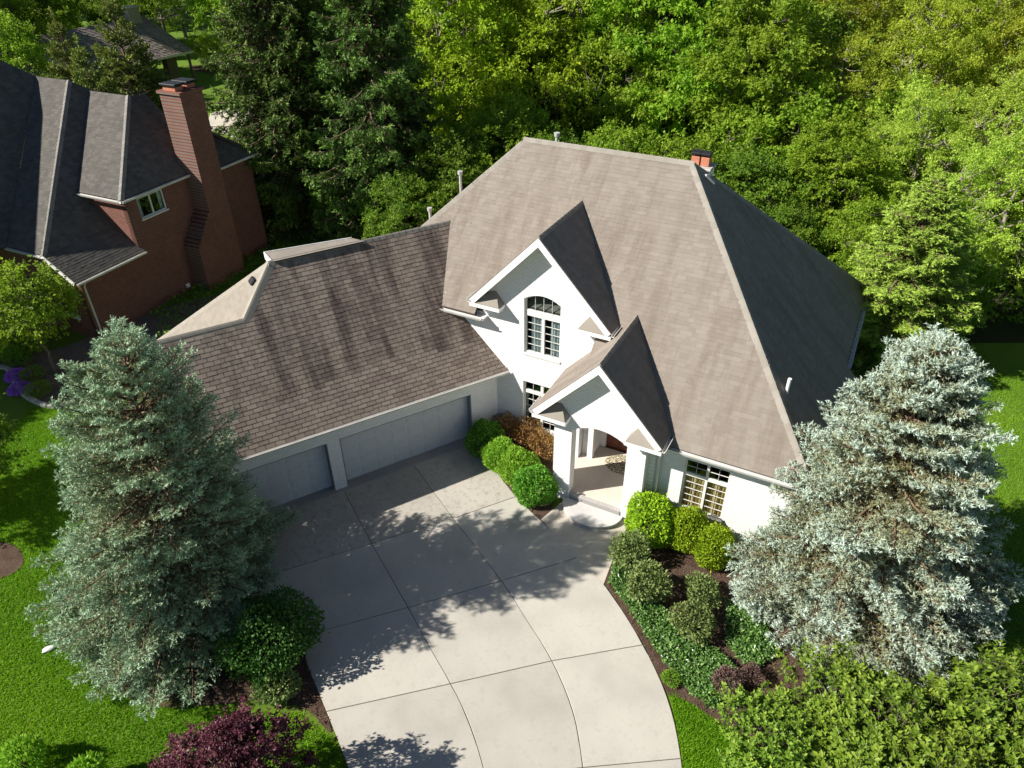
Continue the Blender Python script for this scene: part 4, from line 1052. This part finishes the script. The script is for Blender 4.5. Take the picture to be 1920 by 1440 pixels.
def gen_shrub(seed, r, rz, n, leaf, lump=.12, upright=.0, stems=14, shell=.35, aspect=.55, lumps=9, axis_up=.25, zc=None):
    """rounded shrub of single leaves on short stems; base at z=0"""
    rg = np.random.default_rng(seed); zc = rz*.92 if zc is None else zc
    d = unit(rg.normal(0, 1, (n, 3))); d = d[d[:, 2] > -.75]; n = len(d)
    lob = unit(rg.normal(0, 1, (lumps, 3)))
    k = 1-lump+lump*2*np.max(np.clip(d @ lob.T, 0, 1)**8, axis=1)+lump*.4*np.sin(d[:, 0]*9+seed)*np.sin(d[:, 1]*8)*np.sin(d[:, 2]*7)
    q = 1-shell*rg.uniform(0, 1, n)**2.2
    q = np.where(rg.uniform(0, 1, n) < .05, q*rg.uniform(1.02, 1.13, n), q)
    p = d*(k*q)[:, None]*np.array([r, r, rz])+np.array([0, 0, zc]); p[:, 2] = np.maximum(p[:, 2], .02)
    ax = unit(d*.7+rg.normal(0, .55, (n, 3))+np.array([0, 0, axis_up]))
    up = unit(d*.7+rg.normal(0, .5, (n, 3)))
    LL = leaf*rg.uniform(.6, 1.3, n)
    V, F = leaf_quads(p, ax, up, LL, LL*aspect*rg.uniform(.8, 1.2, n), .05)
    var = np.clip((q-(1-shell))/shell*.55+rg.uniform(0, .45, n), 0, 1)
    s = np.linspace(0, 1, 5); e = unit(rg.normal(0, 1, (stems, 3))+np.array([0, 0, .8])); e[:, 2] = np.abs(e[:, 2])
    e = e*np.array([r, r, rz])*.9; e[:, 2] += zc*.5
    St = e[:, None]*np.stack([s, s, s**.8], 1)[None]; St[..., 2] -= .03
    w = tubes(St, (.018*(1-.7*s))[None]*np.ones((stems, 1)), 4)
    return np_mesh('foliage', V, [F], np.repeat(var, 4)), np_mesh('stems', w[0], [w[1]], smooth=True)

def plant(name, proto, mats, loc, label, cat, group=None, rz=0., sc=1., part=('crown', 'trunk')):
    t = thing(name, loc, label, cat, group, rz, sc)
    for me, mt, nm in zip(proto, mats, part):
        o = bpy.data.objects.new(nm, me); link(o, WM[t], t)
        if len(me.materials) == 0: me.materials.append(mt)
        o.material_slots[0].link = 'OBJECT'; o.material_slots[0].material = mt
    return t
M_ = MAT
# ================================================================== THE TWO BLUE SPRUCES
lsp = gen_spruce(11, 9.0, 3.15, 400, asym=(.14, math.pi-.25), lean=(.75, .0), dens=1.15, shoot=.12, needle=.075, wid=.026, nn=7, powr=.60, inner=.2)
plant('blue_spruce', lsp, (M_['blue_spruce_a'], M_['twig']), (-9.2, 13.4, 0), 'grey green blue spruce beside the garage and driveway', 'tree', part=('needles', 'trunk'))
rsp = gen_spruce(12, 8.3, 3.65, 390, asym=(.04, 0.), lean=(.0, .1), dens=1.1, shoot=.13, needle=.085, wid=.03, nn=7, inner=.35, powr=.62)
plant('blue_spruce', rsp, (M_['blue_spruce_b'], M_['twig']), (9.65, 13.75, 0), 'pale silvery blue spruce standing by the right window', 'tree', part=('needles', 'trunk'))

# ================================================================== TALL CONIFERS
nsp = gen_spruce(21, 9.4, 2.15, 300, shoot=.11, needle=.085, weep=.75, dens=1.3, nn=6, wid=.038, powr=.7, skirt=.6, inner=.4)
b1, b2 = ong(575, 440), ong(700, 432)
NG_ = 'weeping dark spruces behind the garage'
plant('norway_spruce', nsp, (M_['norway'], M_['twig']), (b1[0]-.3, b1[1]+1.5, 0), 'tall weeping dark green spruce right beside the brick house corner', 'tree', None, .4, (2.0, 2.0, 1.85), ('needles', 'trunk'))
plant('norway_spruce', nsp, (M_['norway'], M_['twig']), (b2[0]+.9, b2[1]-.3, 0), 'very dark tall spruce with bare inner branches behind the garage ridge', 'tree', None, 2.2, (2.05, 2.05, 1.85), ('needles', 'trunk'))
plant('norway_spruce', nsp, (M_['norway'], M_['twig']), (b1[0]-1.0, b1[1]+8.5, 0), 'tall spruce hidden behind the two dark spruces', 'tree', None, 4.0, (2., 2., 1.8), ('needles', 'trunk'))
plant('hemlock', nsp, (M_['hemlock'], M_['twig']), (15.9, 26.3, 0), 'feathery light green hemlock beside the right eave of the white house', 'tree', None, 1., (1.6, 1.6, .84), ('needles', 'trunk'))
asp = gen_spruce(23, 6., 1.55, 170, shoot=.12, needle=.09, weep=0., dens=1.2, nn=6, wid=.04, powr=.75)
for (px, py, Y, lab) in ((105, 48, 50, 'slim olive green yew in front of the brown shake roof'), (205, 5, 49, 'taller brighter green yew in front of the brown shake roof'), (150, 95, 46, 'short dark yew between the two yews behind the brick house')):
    p = at_y(px, py, Y); plant('yew_tree', asp, (M_['arbor'], M_['twig']), (p[0], Y, 0), lab, 'tree', 'yews behind the brick house', Y, p[2]/6., ('needles', 'trunk'))

# ================================================================== WOODLAND
pA = gen_tree(31, 15., 3.0, 4.7, 300, 145, .18, 1.0, .6, .2)           # open, airy
pB = gen_tree(32, 13., 1.6, 4.5, 290, 195, .20, 1.0, .25, .2)            # dense, leafy
pC = gen_tree(33, 14., 2.0, 5.0, 300, 235, .14, 1.0, .2, .22)          # fine leaved
pD = gen_tree(34, 8., .5, 3.4, 280, 125, .17, .85, .3, .1)             # understorey
PAR = ('crown', 'trunk')
wood = [  # x, y, height, proto, material, key
    (-4.5, 50, 16.5, 'A', 'yellow'), (.5, 54, 17.5, 'A', 'yellow'), (4.6, 50.5, 16, 'A', 'yellow'), (-8, 55, 17, 'A', 'yellow'), (7.5, 56, 18, 'A', 'yellow'), (-1.5, 60, 18, 'A', 'yellow'),
    (9.3, 48.5, 15, 'B', 'mid'), (12.6, 52, 16.5, 'B', 'mid'), (15.5, 58, 18, 'B', 'mid'), (13.5, 43.5, 13, 'B', 'mid'), (19.5, 50, 15, 'C', 'olive'),
    (18.3, 42, 10.5, 'C', 'olive'), (23, 44, 12.5, 'C', 'olive'), (27, 51, 15, 'C', 'olive'), (31, 44, 13.5, 'C', 'olive'), (24, 58, 17, 'C', 'olive'), (34, 56, 16.5, 'C', 'olive'), (41, 50, 15.5, 'C', 'olive'),
    (16.2, 36.0, 7.6, 'B', 'mid'), (20.5, 36.5, 9.0, 'C', 'pale'), (25.5, 36.5, 11, 'C', 'pale'), (22.3, 30.6, 9.6, 'C', 'pale'), (27.2, 31, 11.5, 'C', 'pale'), (31.5, 36.5, 12.5, 'C', 'pale'), (24.8, 27.0, 8.6, 'C', 'pale'), (37, 41, 14, 'C', 'pale'), (30.5, 27.5, 11, 'C', 'pale'),
    (3.0, 64, 19, 'B', 'mid'), (11, 68, 20, 'C', 'mid'), (20, 70, 20, 'B', 'mid'), (30, 70, 20, 'C', 'olive'), (41, 66, 19, 'C', 'pale'), (52, 62, 18, 'C', 'olive'), (50, 50, 16, 'C', 'pale'), (-5, 72, 20, 'B', 'mid'),
    (-15.5, 66, 15, 'A', 'yellow'), (-21, 72, 14, 'C', 'yellow'), (-25, 84, 17, 'B', 'mid'), (-14, 80, 19, 'B', 'deep'), (-46, 70, 13, 'B', 'mid'), (-52, 80, 18, 'B', 'deep'), (-38, 88, 17, 'A', 'mid'), (-60, 70, 16, 'B', 'mid'), (-40, 62, 9.5, 'D', 'mid'), (-34, 100, 20, 'B', 'mid'), (-20, 98, 21, 'C', 'mid'), (-50, 102, 21, 'B', 'deep'), (-66, 96, 20, 'B', 'mid'), (-44, 108, 20, 'A', 'mid'), (-72, 84, 18, 'B', 'mid'), (-58, 118, 24, 'B', 'mid'), (-28, 116, 24, 'B', 'mid'), (-80, 108, 22, 'C', 'mid'), (-96, 128, 21, 'B', 'mid'), (-87, 136, 22, 'B', 'deep'), (-77, 128, 20, 'B', 'mid'), (-68, 137, 22, 'C', 'mid'), (-60, 130, 20, 'B', 'deep'), (-51, 136, 22, 'B', 'mid'), (-42, 128, 20, 'B', 'mid'), (-34, 134, 22, 'B', 'deep'), (-52, 90, 9, 'D', 'mid'), (-46, 95, 9, 'D', 'deep'), (-58, 100, 10, 'D', 'mid'), (-4, 90, 22, 'B', 'deep'), (10, 88, 22, 'B', 'mid'), (25, 86, 22, 'C', 'mid'), (42, 84, 22, 'B', 'olive'), (58, 78, 21, 'C', 'olive'), (70, 68, 20, 'C', 'pale'),
    (-3.2, 38.6, 6.8, 'D', 'deep'), (-.2, 41, 7.8, 'D', 'mid'), (2.6, 39.5, 6.5, 'D', 'deep'), (5.8, 38.8, 7.0, 'D', 'mid'), (9.0, 37.6, 6.8, 'D', 'mid'), (12.2, 36.2, 6.4, 'D', 'deep'), (-5.8, 36.4, 5.2, 'D', 'deep'), (13.6, 33.2, 4.6, 'D', 'deep'), (17.2, 31.6, 5.4, 'D', 'mid'), (19.3, 28.6, 4.6, 'D', 'deep'), (-9.5, 40.2, 5.0, 'D', 'deep'), (6.8, 47, 11, 'D', 'mid'), (10.8, 45.5, 11, 'D', 'mid'), (-2.2, 48, 10.5, 'D', 'yellow'), (1.6, 48.5, 11, 'D', 'yellow'), (21, 40.5, 9, 'D', 'pale'), (15.2, 40, 9.0, 'D', 'mid'), (16.6, 46.5, 12, 'D', 'deep')]
PT_ = {'A': (pA, 15., 'pale_bark'), 'B': (pB, 13., 'bark'), 'C': (pC, 14., 'pale_bark'), 'D': (pD, 8., 'bark')}
LOOK = {'yellow': 'airy yellow green tree', 'deep': 'deep green tree', 'mid': 'fresh green leafy tree', 'olive': 'olive yellow flowering tree', 'pale': 'pale green broad tree'}
def where(x, y):
    px = 960+FPX*x/(y*math.cos(PITCH)+10*math.sin(PITCH))
    if x < -12:
        a = 'beyond the brown shake roof' if x < -32 else 'behind the far garden lawn'
        return a+(', nearest row' if y < 85 else ', middle row' if y < 112 else ', last row')
    a = next(t for lim, t in ((700, 'behind the dark spruces'), (880, 'beside the dark spruces'), (1030, 'behind the left hip of the main roof'), (1180, 'behind the middle of the main ridge'), (1330, 'behind the white chimney'), (1480, 'beside the white chimney'), (1650, 'above the right eave'), (1780, 'behind the hemlock'), (1e9, 'over the right lawn')) if px < lim)
    return a+(', edge of wood' if y < 40 else ', second row' if y < 48 else ', mid wood' if y < 62 else ', back of wood')
rw = np.random.default_rng(5)
for (x, y, h, pk, ck) in wood:
    pr, ph, bk = PT_[pk]; grp = {'D': 'understorey trees of the wood'}.get(pk, LOOK[ck]+'s of the wood')
    lab = ('low '+LOOK[ck].replace(' tree', ' understorey tree') if pk == 'D' else ('short ' if h < 9.3 else 'medium ' if h < 11.2 else 'tall ' if h > 17 else '')+LOOK[ck])+' '+where(x, y)
    k = h/ph
    plant('woodland_tree' if pk != 'D' else 'understorey_tree', pr, (M_['leaf_'+ck], M_[bk]), (x, y, 0), lab, 'tree', grp, rw.uniform(0, 6.28), (k*rw.uniform(.92, 1.1), k*rw.uniform(.92, 1.1), k))

# young staked trees in the far garden
yt = gen_tree(37, 4., 1.6, 1.0, 40, 60, .12, .5, .4, .05)
for i, (px, py) in enumerate(((383, 128), (398, 132), (412, 131), (424, 133))):
    b = ong(px, py); plant('young_tree', yt, (M_['leaf_yellow'], M_['pale_bark']), (b[0], b[1], 0), 'slim young tree staked in the mulch bed of the far garden', 'tree', 'young trees in the far garden', i*1.3, 1.0)
b = ong(390, 122); pk_ = gen_shrub(38, .8, .8, 1800, .12)
plant('round_shrub', pk_, (M_['leaf_deep'], M_['bark']), b, 'small round dark shrub in the far garden mulch bed', 'shrub', part=('foliage', 'stems'))

# ================================================================== LEFT EDGE
sm = gen_tree(41, 5.2, 2.0, 1.75, 120, 110, .13, .6, .4, .07)
b = ong(118, 700); plant('ornamental_tree', sm, (M_['leaf_mid'], M_['bark']), (b[0]-.3, b[1], 0), 'small bright green multi stemmed tree in front of the brick house corner', 'tree', None, .5, 1.0)
b = ong(30, 690); sh1 = gen_shrub(42, 1.3, 1.1, 5200, .13, .2)
plant('leafy_shrub', sh1, (M_['leaf_mid'], M_['bark']), (b[0]-.4, b[1]+1.6, 0), 'rounded green shrub behind the gravel bed against the brick house', 'shrub', None, 0, 1., ('foliage', 'stems'))
b = ong(38, 683); sh2 = gen_shrub(43, .45, .4, 900, .22, .1, aspect=.16, axis_up=.8)
plant('strappy_plant', sh2, (M_['box'], M_['bark']), b, 'clump of long strappy green leaves at the back of the gravel bed', 'plant', None, 0, 1., ('foliage', 'stems'))
for (px, py, lab) in ((64, 712, 'low dark green mound behind the upper purple flowers'), (76, 740, 'low dark green mound beside the lower purple flowers')):
    plant('low_shrub', pk_, (M_['leaf_deep'], M_['bark']), ong(px, py), lab, 'shrub', None, px, (.55, .55, .4), ('foliage', 'stems'))
fl = gen_shrub(44, .5, .14, 2600, .06, .1)
for (px, py, lab) in ((34, 708, 'patch of purple flowers at the bend of the stone edging'), (40, 733, 'larger patch of purple flowers spilling over the stone edging')):
    plant('purple_flowers', fl, (M_['lilac'], M_['bark']), ong(px, py), lab, 'flowers', None, px, 1., ('foliage', 'stems'))
# stone edging of the gravel bed, stone by stone
ed = smooth_chain([ong(*p) for p in ((-30, 688), (0, 690), (20, 697), (30, 722), (46, 742), (78, 760), (112, 764), (150, 752))], 0, 7)
edge = thing('bed_edging', ed[8], 'curved grey stone edging round the gravel bed', 'edging')
elen = np.concatenate([[0], np.cumsum([np.linalg.norm(ed[i+1]-ed[i]) for i in range(len(ed)-1)])])
ne = int(elen[-1]/.34)
for i in range(ne):
    d0 = (i+.5)*.34; k = np.searchsorted(elen, d0)-1; k = min(max(k, 0), len(ed)-2); f = (d0-elen[k])/(elen[k+1]-elen[k])
    p = ed[k]*(1-f)+ed[k+1]*f; dv = ed[k+1]-ed[k]
    box('edging_stone', frame(p, dv, np.cross(Z, dv)), -.16, .16, -.1, .1, 0, .14+rw.uniform(-.015, .02), MAT['stone_grey'], edge, .025)
b = ong(0, 930); lt = gen_tree(45, 5.0, .8, 2.0, 150, 110, .15, .7, .3, .09)
plant('garden_tree', lt, (M_['leaf_deep'], M_['bark']), (b[0]-.9, b[1]-.6, 0), 'dark green young tree at the left edge growing from a mulch ring', 'tree', None, 1., 1.)
# trees standing left of the frame whose shade falls into the view
for (x, y, h, lab) in ((-29.5, 22.6, 9.5, 'broad green tree left of the gravel bed shading the lawn'),):
    plant('lawn_tree', pB, (M_['leaf_mid'], M_['bark']), (x, y, 0), lab, 'tree', None, x, h/13.)

# ================================================================== FRONT LEFT SHRUBS
hs = gen_shrub(51, 1.15, .95, 11000, .10, .2, shell=.5, lumps=20)
b = ong(490, 1225); plant('round_shrub', hs, (M_['shrub_shade'], M_['bark']), (b[0]+.4, b[1]+.0, 0), 'large rounded green shrub beside the driveway, leaves darkened for the spruce shade', 'shrub', None, 0, 1., ('foliage', 'stems'))
sp2 = gen_shrub(52, .55, .35, 1700, .10, .18)
b = ong(525, 1298); plant('low_shrub', sp2, (M_['azalea'], M_['bark']), b, 'low grey green shrub on the mulch at the driveway edge', 'shrub', None, 0, 1., ('foliage', 'stems'))
mp = gen_tree(53, 3.6, .5, 2.0, 150, 230, .09, .5, .2, .08, flat_=.5)
b = ong(425, 1500); plant('purple_leaf_tree', mp, (M_['maroon'], M_['bark']), (-6.0, 7.45, 0), 'small maroon leaved tree on the front lawn beside the driveway', 'tree', None, .3, (.86, .8, .90))
for (px, py, lab) in ((58, 1442, 'small bright green shrub top at the lower left lawn corner'), (172, 1485, 'low bright green shrub top beside the maroon tree')):
    b = ong(px, py); plant('low_shrub', sp2, (M_['arborvitae'], M_['bark']), b, lab, 'shrub', None, px, (.9, .9, 1.6), ('foliage', 'stems'))
# white stone on the lawn
bm = bmesh.new(); bmesh.ops.create_icosphere(bm, subdivisions=2, radius=1.)
for v in bm.verts: v.co = Vector((v.co.x*.17, v.co.y*.09, v.co.z*.06+.03))*(1+.1*math.sin(v.co.x*9+v.co.y*5))
st_ = bm_obj('white_stone', bm, Matrix.Translation(ong(92, 1218)) @ Matrix.Rotation(.6, 4, 'Z'), None, MAT['trim'], True)
tag(st_, 'small flat white stone lying on the left lawn', 'stone')

# ================================================================== ENTRY PLANTING
bx = gen_shrub(61, .60, .60, 8500, .07, .12, shell=.22, aspect=.6, lumps=14)
av = gen_shrub(62, .60, .60, 8500, .095, .15, shell=.25, aspect=.35, lumps=22, axis_up=.5)
SP = ('foliage', 'stems')
def ballat(px, py, zc, r, proto, m, lab, cat='shrub', name='boxwood', k=(1, 1, 1)):
    p = ong(px, py, zc); s = r/.62
    w_ = math.sin(px*1.7)*.07
    plant(name, proto, (M_[m], M_['bark']), (p[0], p[1], 0), lab, cat, None, px, (s*k[0]*(1+w_), s*k[1]*(1-w_), s*k[2]*(1+.6*w_)), SP)
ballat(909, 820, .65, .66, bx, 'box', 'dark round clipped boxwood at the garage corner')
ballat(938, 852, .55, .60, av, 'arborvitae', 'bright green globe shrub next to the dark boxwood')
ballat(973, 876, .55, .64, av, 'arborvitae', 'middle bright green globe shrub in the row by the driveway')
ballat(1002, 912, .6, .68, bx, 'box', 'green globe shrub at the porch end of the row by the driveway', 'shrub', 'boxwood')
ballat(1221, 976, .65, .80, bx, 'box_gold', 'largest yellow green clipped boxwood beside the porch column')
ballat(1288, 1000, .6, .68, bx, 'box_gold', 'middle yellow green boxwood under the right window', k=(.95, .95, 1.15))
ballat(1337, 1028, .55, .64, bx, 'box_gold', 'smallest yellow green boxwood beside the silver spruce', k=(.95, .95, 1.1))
ob = gen_shrub(63, .5, .55, 2600, .085, .22, shell=.6, aspect=.4, lumps=16, axis_up=.5)
for (px, py, r, lab) in ((957, 810, .52, 'tan tipped barberry nearest the garage wall'), (994, 820, .56, 'orange brown barberry under the lower window'), (1020, 838, .52, 'orange brown barberry against the porch column'), (940, 790, .4, 'small dark barberry in the shaded wall corner')):
    p = ong(px, py, .5); plant('barberry', ob, (M_['orange'], M_['bark']), (p[0], p[1], 0), lab, 'shrub', None, px, (r/.5, r/.5, r/.5*1.05), SP)
az_ = gen_shrub(64, .5, .45, 2600, .085, .2, shell=.5, aspect=.5, lumps=14, axis_up=.4)
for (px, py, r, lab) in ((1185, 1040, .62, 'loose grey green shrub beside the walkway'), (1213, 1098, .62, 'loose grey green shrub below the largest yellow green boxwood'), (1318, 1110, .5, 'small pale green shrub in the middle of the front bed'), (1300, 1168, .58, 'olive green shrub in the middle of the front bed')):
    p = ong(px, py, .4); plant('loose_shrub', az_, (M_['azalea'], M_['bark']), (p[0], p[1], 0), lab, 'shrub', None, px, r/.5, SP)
p = ong(1362, 1280, .25); plant('bronze_shrub', az_, (M_['bronze'], M_['bark']), (p[0], p[1], 0), 'low bronze leaved shrub at the lower end of the front bed', 'shrub', None, 1., (.8, .8, .7), SP)
p = ong(1408, 1268, .2); plant('bronze_shrub', az_, (M_['bronze'], M_['bark']), (p[0], p[1], 0), 'small lilac grey bronze shrub beside the hedge', 'shrub', None, 2., (.6, .6, .55), SP)
p = ong(1256, 1272, .1); plant('low_tuft', sp2, (M_['leaf_deep'], M_['bark']), (p[0], p[1], 0), 'tiny green tuft at the driveway edge below the groundcover', 'plant', None, 2., .42, SP)

# ---- scattered cover: ground cover, grass, mulch chips
def inside(pts, poly2):
    x, y = pts[:, 0], pts[:, 1]; c = np.zeros(len(pts), bool); n = len(poly2)
    for i in range(n):
        (x0, y0), (x1, y1) = poly2[i][:2], poly2[(i+1) % n][:2]
        k = ((y0 > y) != (y1 > y)) & (x < (x1-x0)*(y-y0)/(y1-y0+1e-12)+x0); c ^= k
    return c
def scatter(poly2, n, rg, holes=()):
    P = np.array([p[:2] for p in poly2]); lo, hi = P.min(0), P.max(0)
    q = rg.uniform(lo, hi, (int(n), 2)); q = q[inside(q, P)]
    for h in holes: q = q[~inside(q, [p[:2] for p in h])]
    return q
def stuff(name, me, mat, label, cat, loc=None):
    o = link(bpy.data.objects.new(name, me), None, None, mat); tag(o, label, cat, None, 'stuff'); return o
rg = np.random.default_rng(77)
def cover_mesh(polys, dens, leaf, h, rg):
    P = []
    for pl in polys:
        A_ = np.array([p[:2] for p in pl]); ar = np.prod(A_.max(0)-A_.min(0)); P.append(scatter(pl, ar*dens, rg))
    q = np.concatenate(P); n = len(q)
    hh = h*(.5+.5*np.abs(np.sin(q[:, 0]*3.1)+np.sin(q[:, 1]*2.7))/2)+rg.uniform(-.06, .05, n)
    p = np.column_stack([q, .02+np.maximum(hh*rg.uniform(.5, 1, n), .01)])
    ax = unit(rg.normal(0, 1, (n, 3))+np.array([0, 0, .35])); up = unit(np.array([0, 0, 1.])+rg.normal(0, .55, (n, 3)))
    LL = leaf*rg.uniform(.6, 1.3, n); V, F = leaf_quads(p, ax, up, LL, LL*.5)
    return np_mesh('leaves', V, [F], np.repeat(rg.uniform(0, 1, n), 4))
gc1 = pxs([(1165, 1010), (1195, 1000), (1215, 1060), (1232, 1135), (1290, 1190), (1345, 1225), (1378, 1262), (1372, 1300), (1335, 1335), (1292, 1300), (1262, 1262), (1240, 1240), (1212, 1198), (1168, 1130), (1142, 1095), (1155, 1045)])
gc2 = pxs([(1360, 1130), (1420, 1150), (1460, 1230), (1410, 1262), (1362, 1215)])
stuff('ground_cover', cover_mesh([gc1, gc2], 1900, .10, .24, rg), MAT['cover'], 'glossy green ground cover filling the edge of the curved front bed', 'ground cover')
stuff('understorey_leaves', cover_mesh([[(-8, 34), (-10, 44), (-12, 60), (45, 60), (45, 38), (24, 28.5), (16, 29.5), (8, 34), (0, 37.5)]], 22, .28, .8, rg), MAT['leaf_deep'], 'low leafy undergrowth on the woodland floor', 'undergrowth')
stuff('shade_plants', cover_mesh([[npq(-1, .3), npq(7.5, .3), npq(9, 1.4), gp(7, 9), gp(11, 8.2), npq(-1, 1.0)]], 60, .16, .35, rg), MAT['leaf_deep'], 'low dark plants between the brick house and the garage', 'undergrowth')
lawnL = pxs([(-120, 1000), (60, 760), (150, 760), (210, 900), (150, 1100), (230, 1290), (420, 1335), (560, 1335), (625, 1385), (660, 1470), (650, 1560), (-200, 1560)])
lawnR = [(14.6, 16), (13.6, 20.5), (15.5, 24.5), (20, 25.2), (27, 24), (27, 10), (14, 8.5), (12.5, 12)]
lawnS = pxs([(1256, 1296), (1335, 1345), (1440, 1400), (1440, 1520), (1290, 1500), (1272, 1390)])
ringp = [p for p in smooth_closed(pxs([(-30, 1020), (20, 1020), (42, 1040), (40, 1062), (10, 1082), (-40, 1085)]))]
def grass_mesh(n, rg):
    P = [scatter(lawnL, n*2.2, rg, [ringp]), scatter(lawnR, n*.55, rg), scatter(lawnS, n*.12, rg)]
    q = np.concatenate(P); m = len(q)
    patch = .5+.5*np.sin(q[:, 0]*.9+1.3*np.sin(q[:, 1]*.6))*np.sin(q[:, 1]*.8+np.sin(q[:, 0]*.5))
    b = np.column_stack([q, np.full(m, -.012)]); a = rg.uniform(0, 6.28, m)
    w = np.stack([np.cos(a), np.sin(a), np.zeros(m)], 1)*rg.uniform(.008, .016, m)[:, None]
    tip = b+np.column_stack([rg.normal(0, .035, m), rg.normal(0, .035, m), rg.uniform(.035, .085, m)])
    V = np.stack([b-w, b+w, tip], 1).reshape(-1, 3)
    return np_mesh('blades', V, [np.arange(m*3).reshape(-1, 3)], np.repeat(np.clip(patch*.5+rg.uniform(0, .5, m), 0, 1), 3))
stuff('lawn_grass', grass_mesh(180000, rg), MAT['grass'], 'short mown green grass of the lawns', 'grass')
def chips(n, rg):
    P = [scatter(pxs(bed_right_px), n*2, rg), scatter(pxs([(430, 1310), (500, 1320), (580, 1340), (622, 1372), (580, 1250), (560, 1190), (470, 1200), (380, 1290)]), n*.8, rg)]
    q = np.concatenate(P); m = len(q); p = np.column_stack([q, rg.uniform(.025, .05, m)])
    ax = unit(rg.normal(0, 1, (m, 3))*np.array([1, 1, .25])); up = unit(np.array([0, 0, 1.])+rg.normal(0, .4, (m, 3)))
    L = rg.uniform(.03, .09, m); V, F = leaf_quads(p, ax, up, L, L*.3, 0.)
    return np_mesh('chips', V, [F])
stuff('mulch_chips', chips(9000, rg), MAT['chip'], 'loose brown bark chips on the planting beds', 'mulch')

# ================================================================== FOREGROUND HEDGE
def gen_sprigs(seed, r, rz, zc, n, leaf, per=14, lump=.14, stem=.34):
    """shrub whose leaves sit in whorls on upright sprigs"""
    rg = np.random.default_rng(seed)
    d = unit(rg.normal(0, 1, (n, 3))); d = d[d[:, 2] > -.35]; n = len(d)
    lob = unit(rg.normal(0, 1, (16, 3)))
    k = 1-lump+lump*2*np.max(np.clip(d @ lob.T, 0, 1)**10, axis=1); q = 1-.5*rg.uniform(0, 1, n)**1.8
    p = d*(k*q)[:, None]*np.array([r, r, rz])+np.array([0, 0, zc])
    sd = unit(d*.55+rg.normal(0, .3, (n, 3))+np.array([0, 0, .75]))
    t = rg.uniform(0, 1, (n, per)); rad = rg.normal(0, 1, (n, per, 3)); rad = unit(rad-sd[:, None]*np.sum(rad*sd[:, None], -1, keepdims=True))
    lp = p[:, None]+sd[:, None]*(stem*t)[..., None]; ax = unit(rad+sd[:, None]*(.3+.5*t)[..., None]).reshape(-1, 3)
    up = unit(np.repeat(sd, per, 0)+rg.normal(0, .25, (n*per, 3)))
    LL = leaf*rg.uniform(.65, 1.2, n*per)*(1.05-.35*t.ravel()); V, F = leaf_quads(lp.reshape(-1, 3), ax, up, LL, LL*.5, .03)
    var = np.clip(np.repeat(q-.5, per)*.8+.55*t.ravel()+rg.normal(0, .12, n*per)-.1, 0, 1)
    P = np.stack([p-sd*.25, p, p+sd*stem*.5, p+sd*stem], 1)
    w = tubes(P, np.array([.012, .01, .007, .004])[None]*np.ones((n, 1)), 3)
    m_ = 26; e = d[rg.choice(n, m_)]*np.array([r, r, rz])*.8+np.array([0, 0, zc]); s = np.linspace(0, 1, 6)
    St = e[:, None]*np.stack([s**1.3, s**1.3, s], 1)[None]
    w2 = tubes(St, (.05*(1-.7*s))[None]*np.ones((m_, 1)), 5); W = merge([w, w2])
    return np_mesh('foliage', V, [F], np.repeat(var, 4)), np_mesh('stems', W[0], W[1], smooth=True)
hg = gen_sprigs(71, 1.9, 1.5, 1.35, 1150, .2, 12, .3, .42)
for i, (x, y, s, lab) in enumerate(((6.2, 9.0, (.66, .66, .5), 'lower bright green shrub of the hedge beside the driveway lawn'), (8.1, 9.35, (.9, .75, .72), 'middle bright green shrub of the hedge below the silver spruce'), (10.6, 9.0, (1.0, .8, .78), 'tallest bright green hedge shrub with long shoots right of the spruce'), (12.9, 8.5, (.9, .8, .72), 'bright green hedge shrub furthest from the driveway'), (8.9, 7.6, (1.05, .9, .8), 'bright green hedge shrub on the street side of the hedge'))):
    plant('hedge_shrub', hg, (M_['hedge'], M_['bark']), (x, y, 0), lab, 'shrub', None, i*1.7, s, SP)
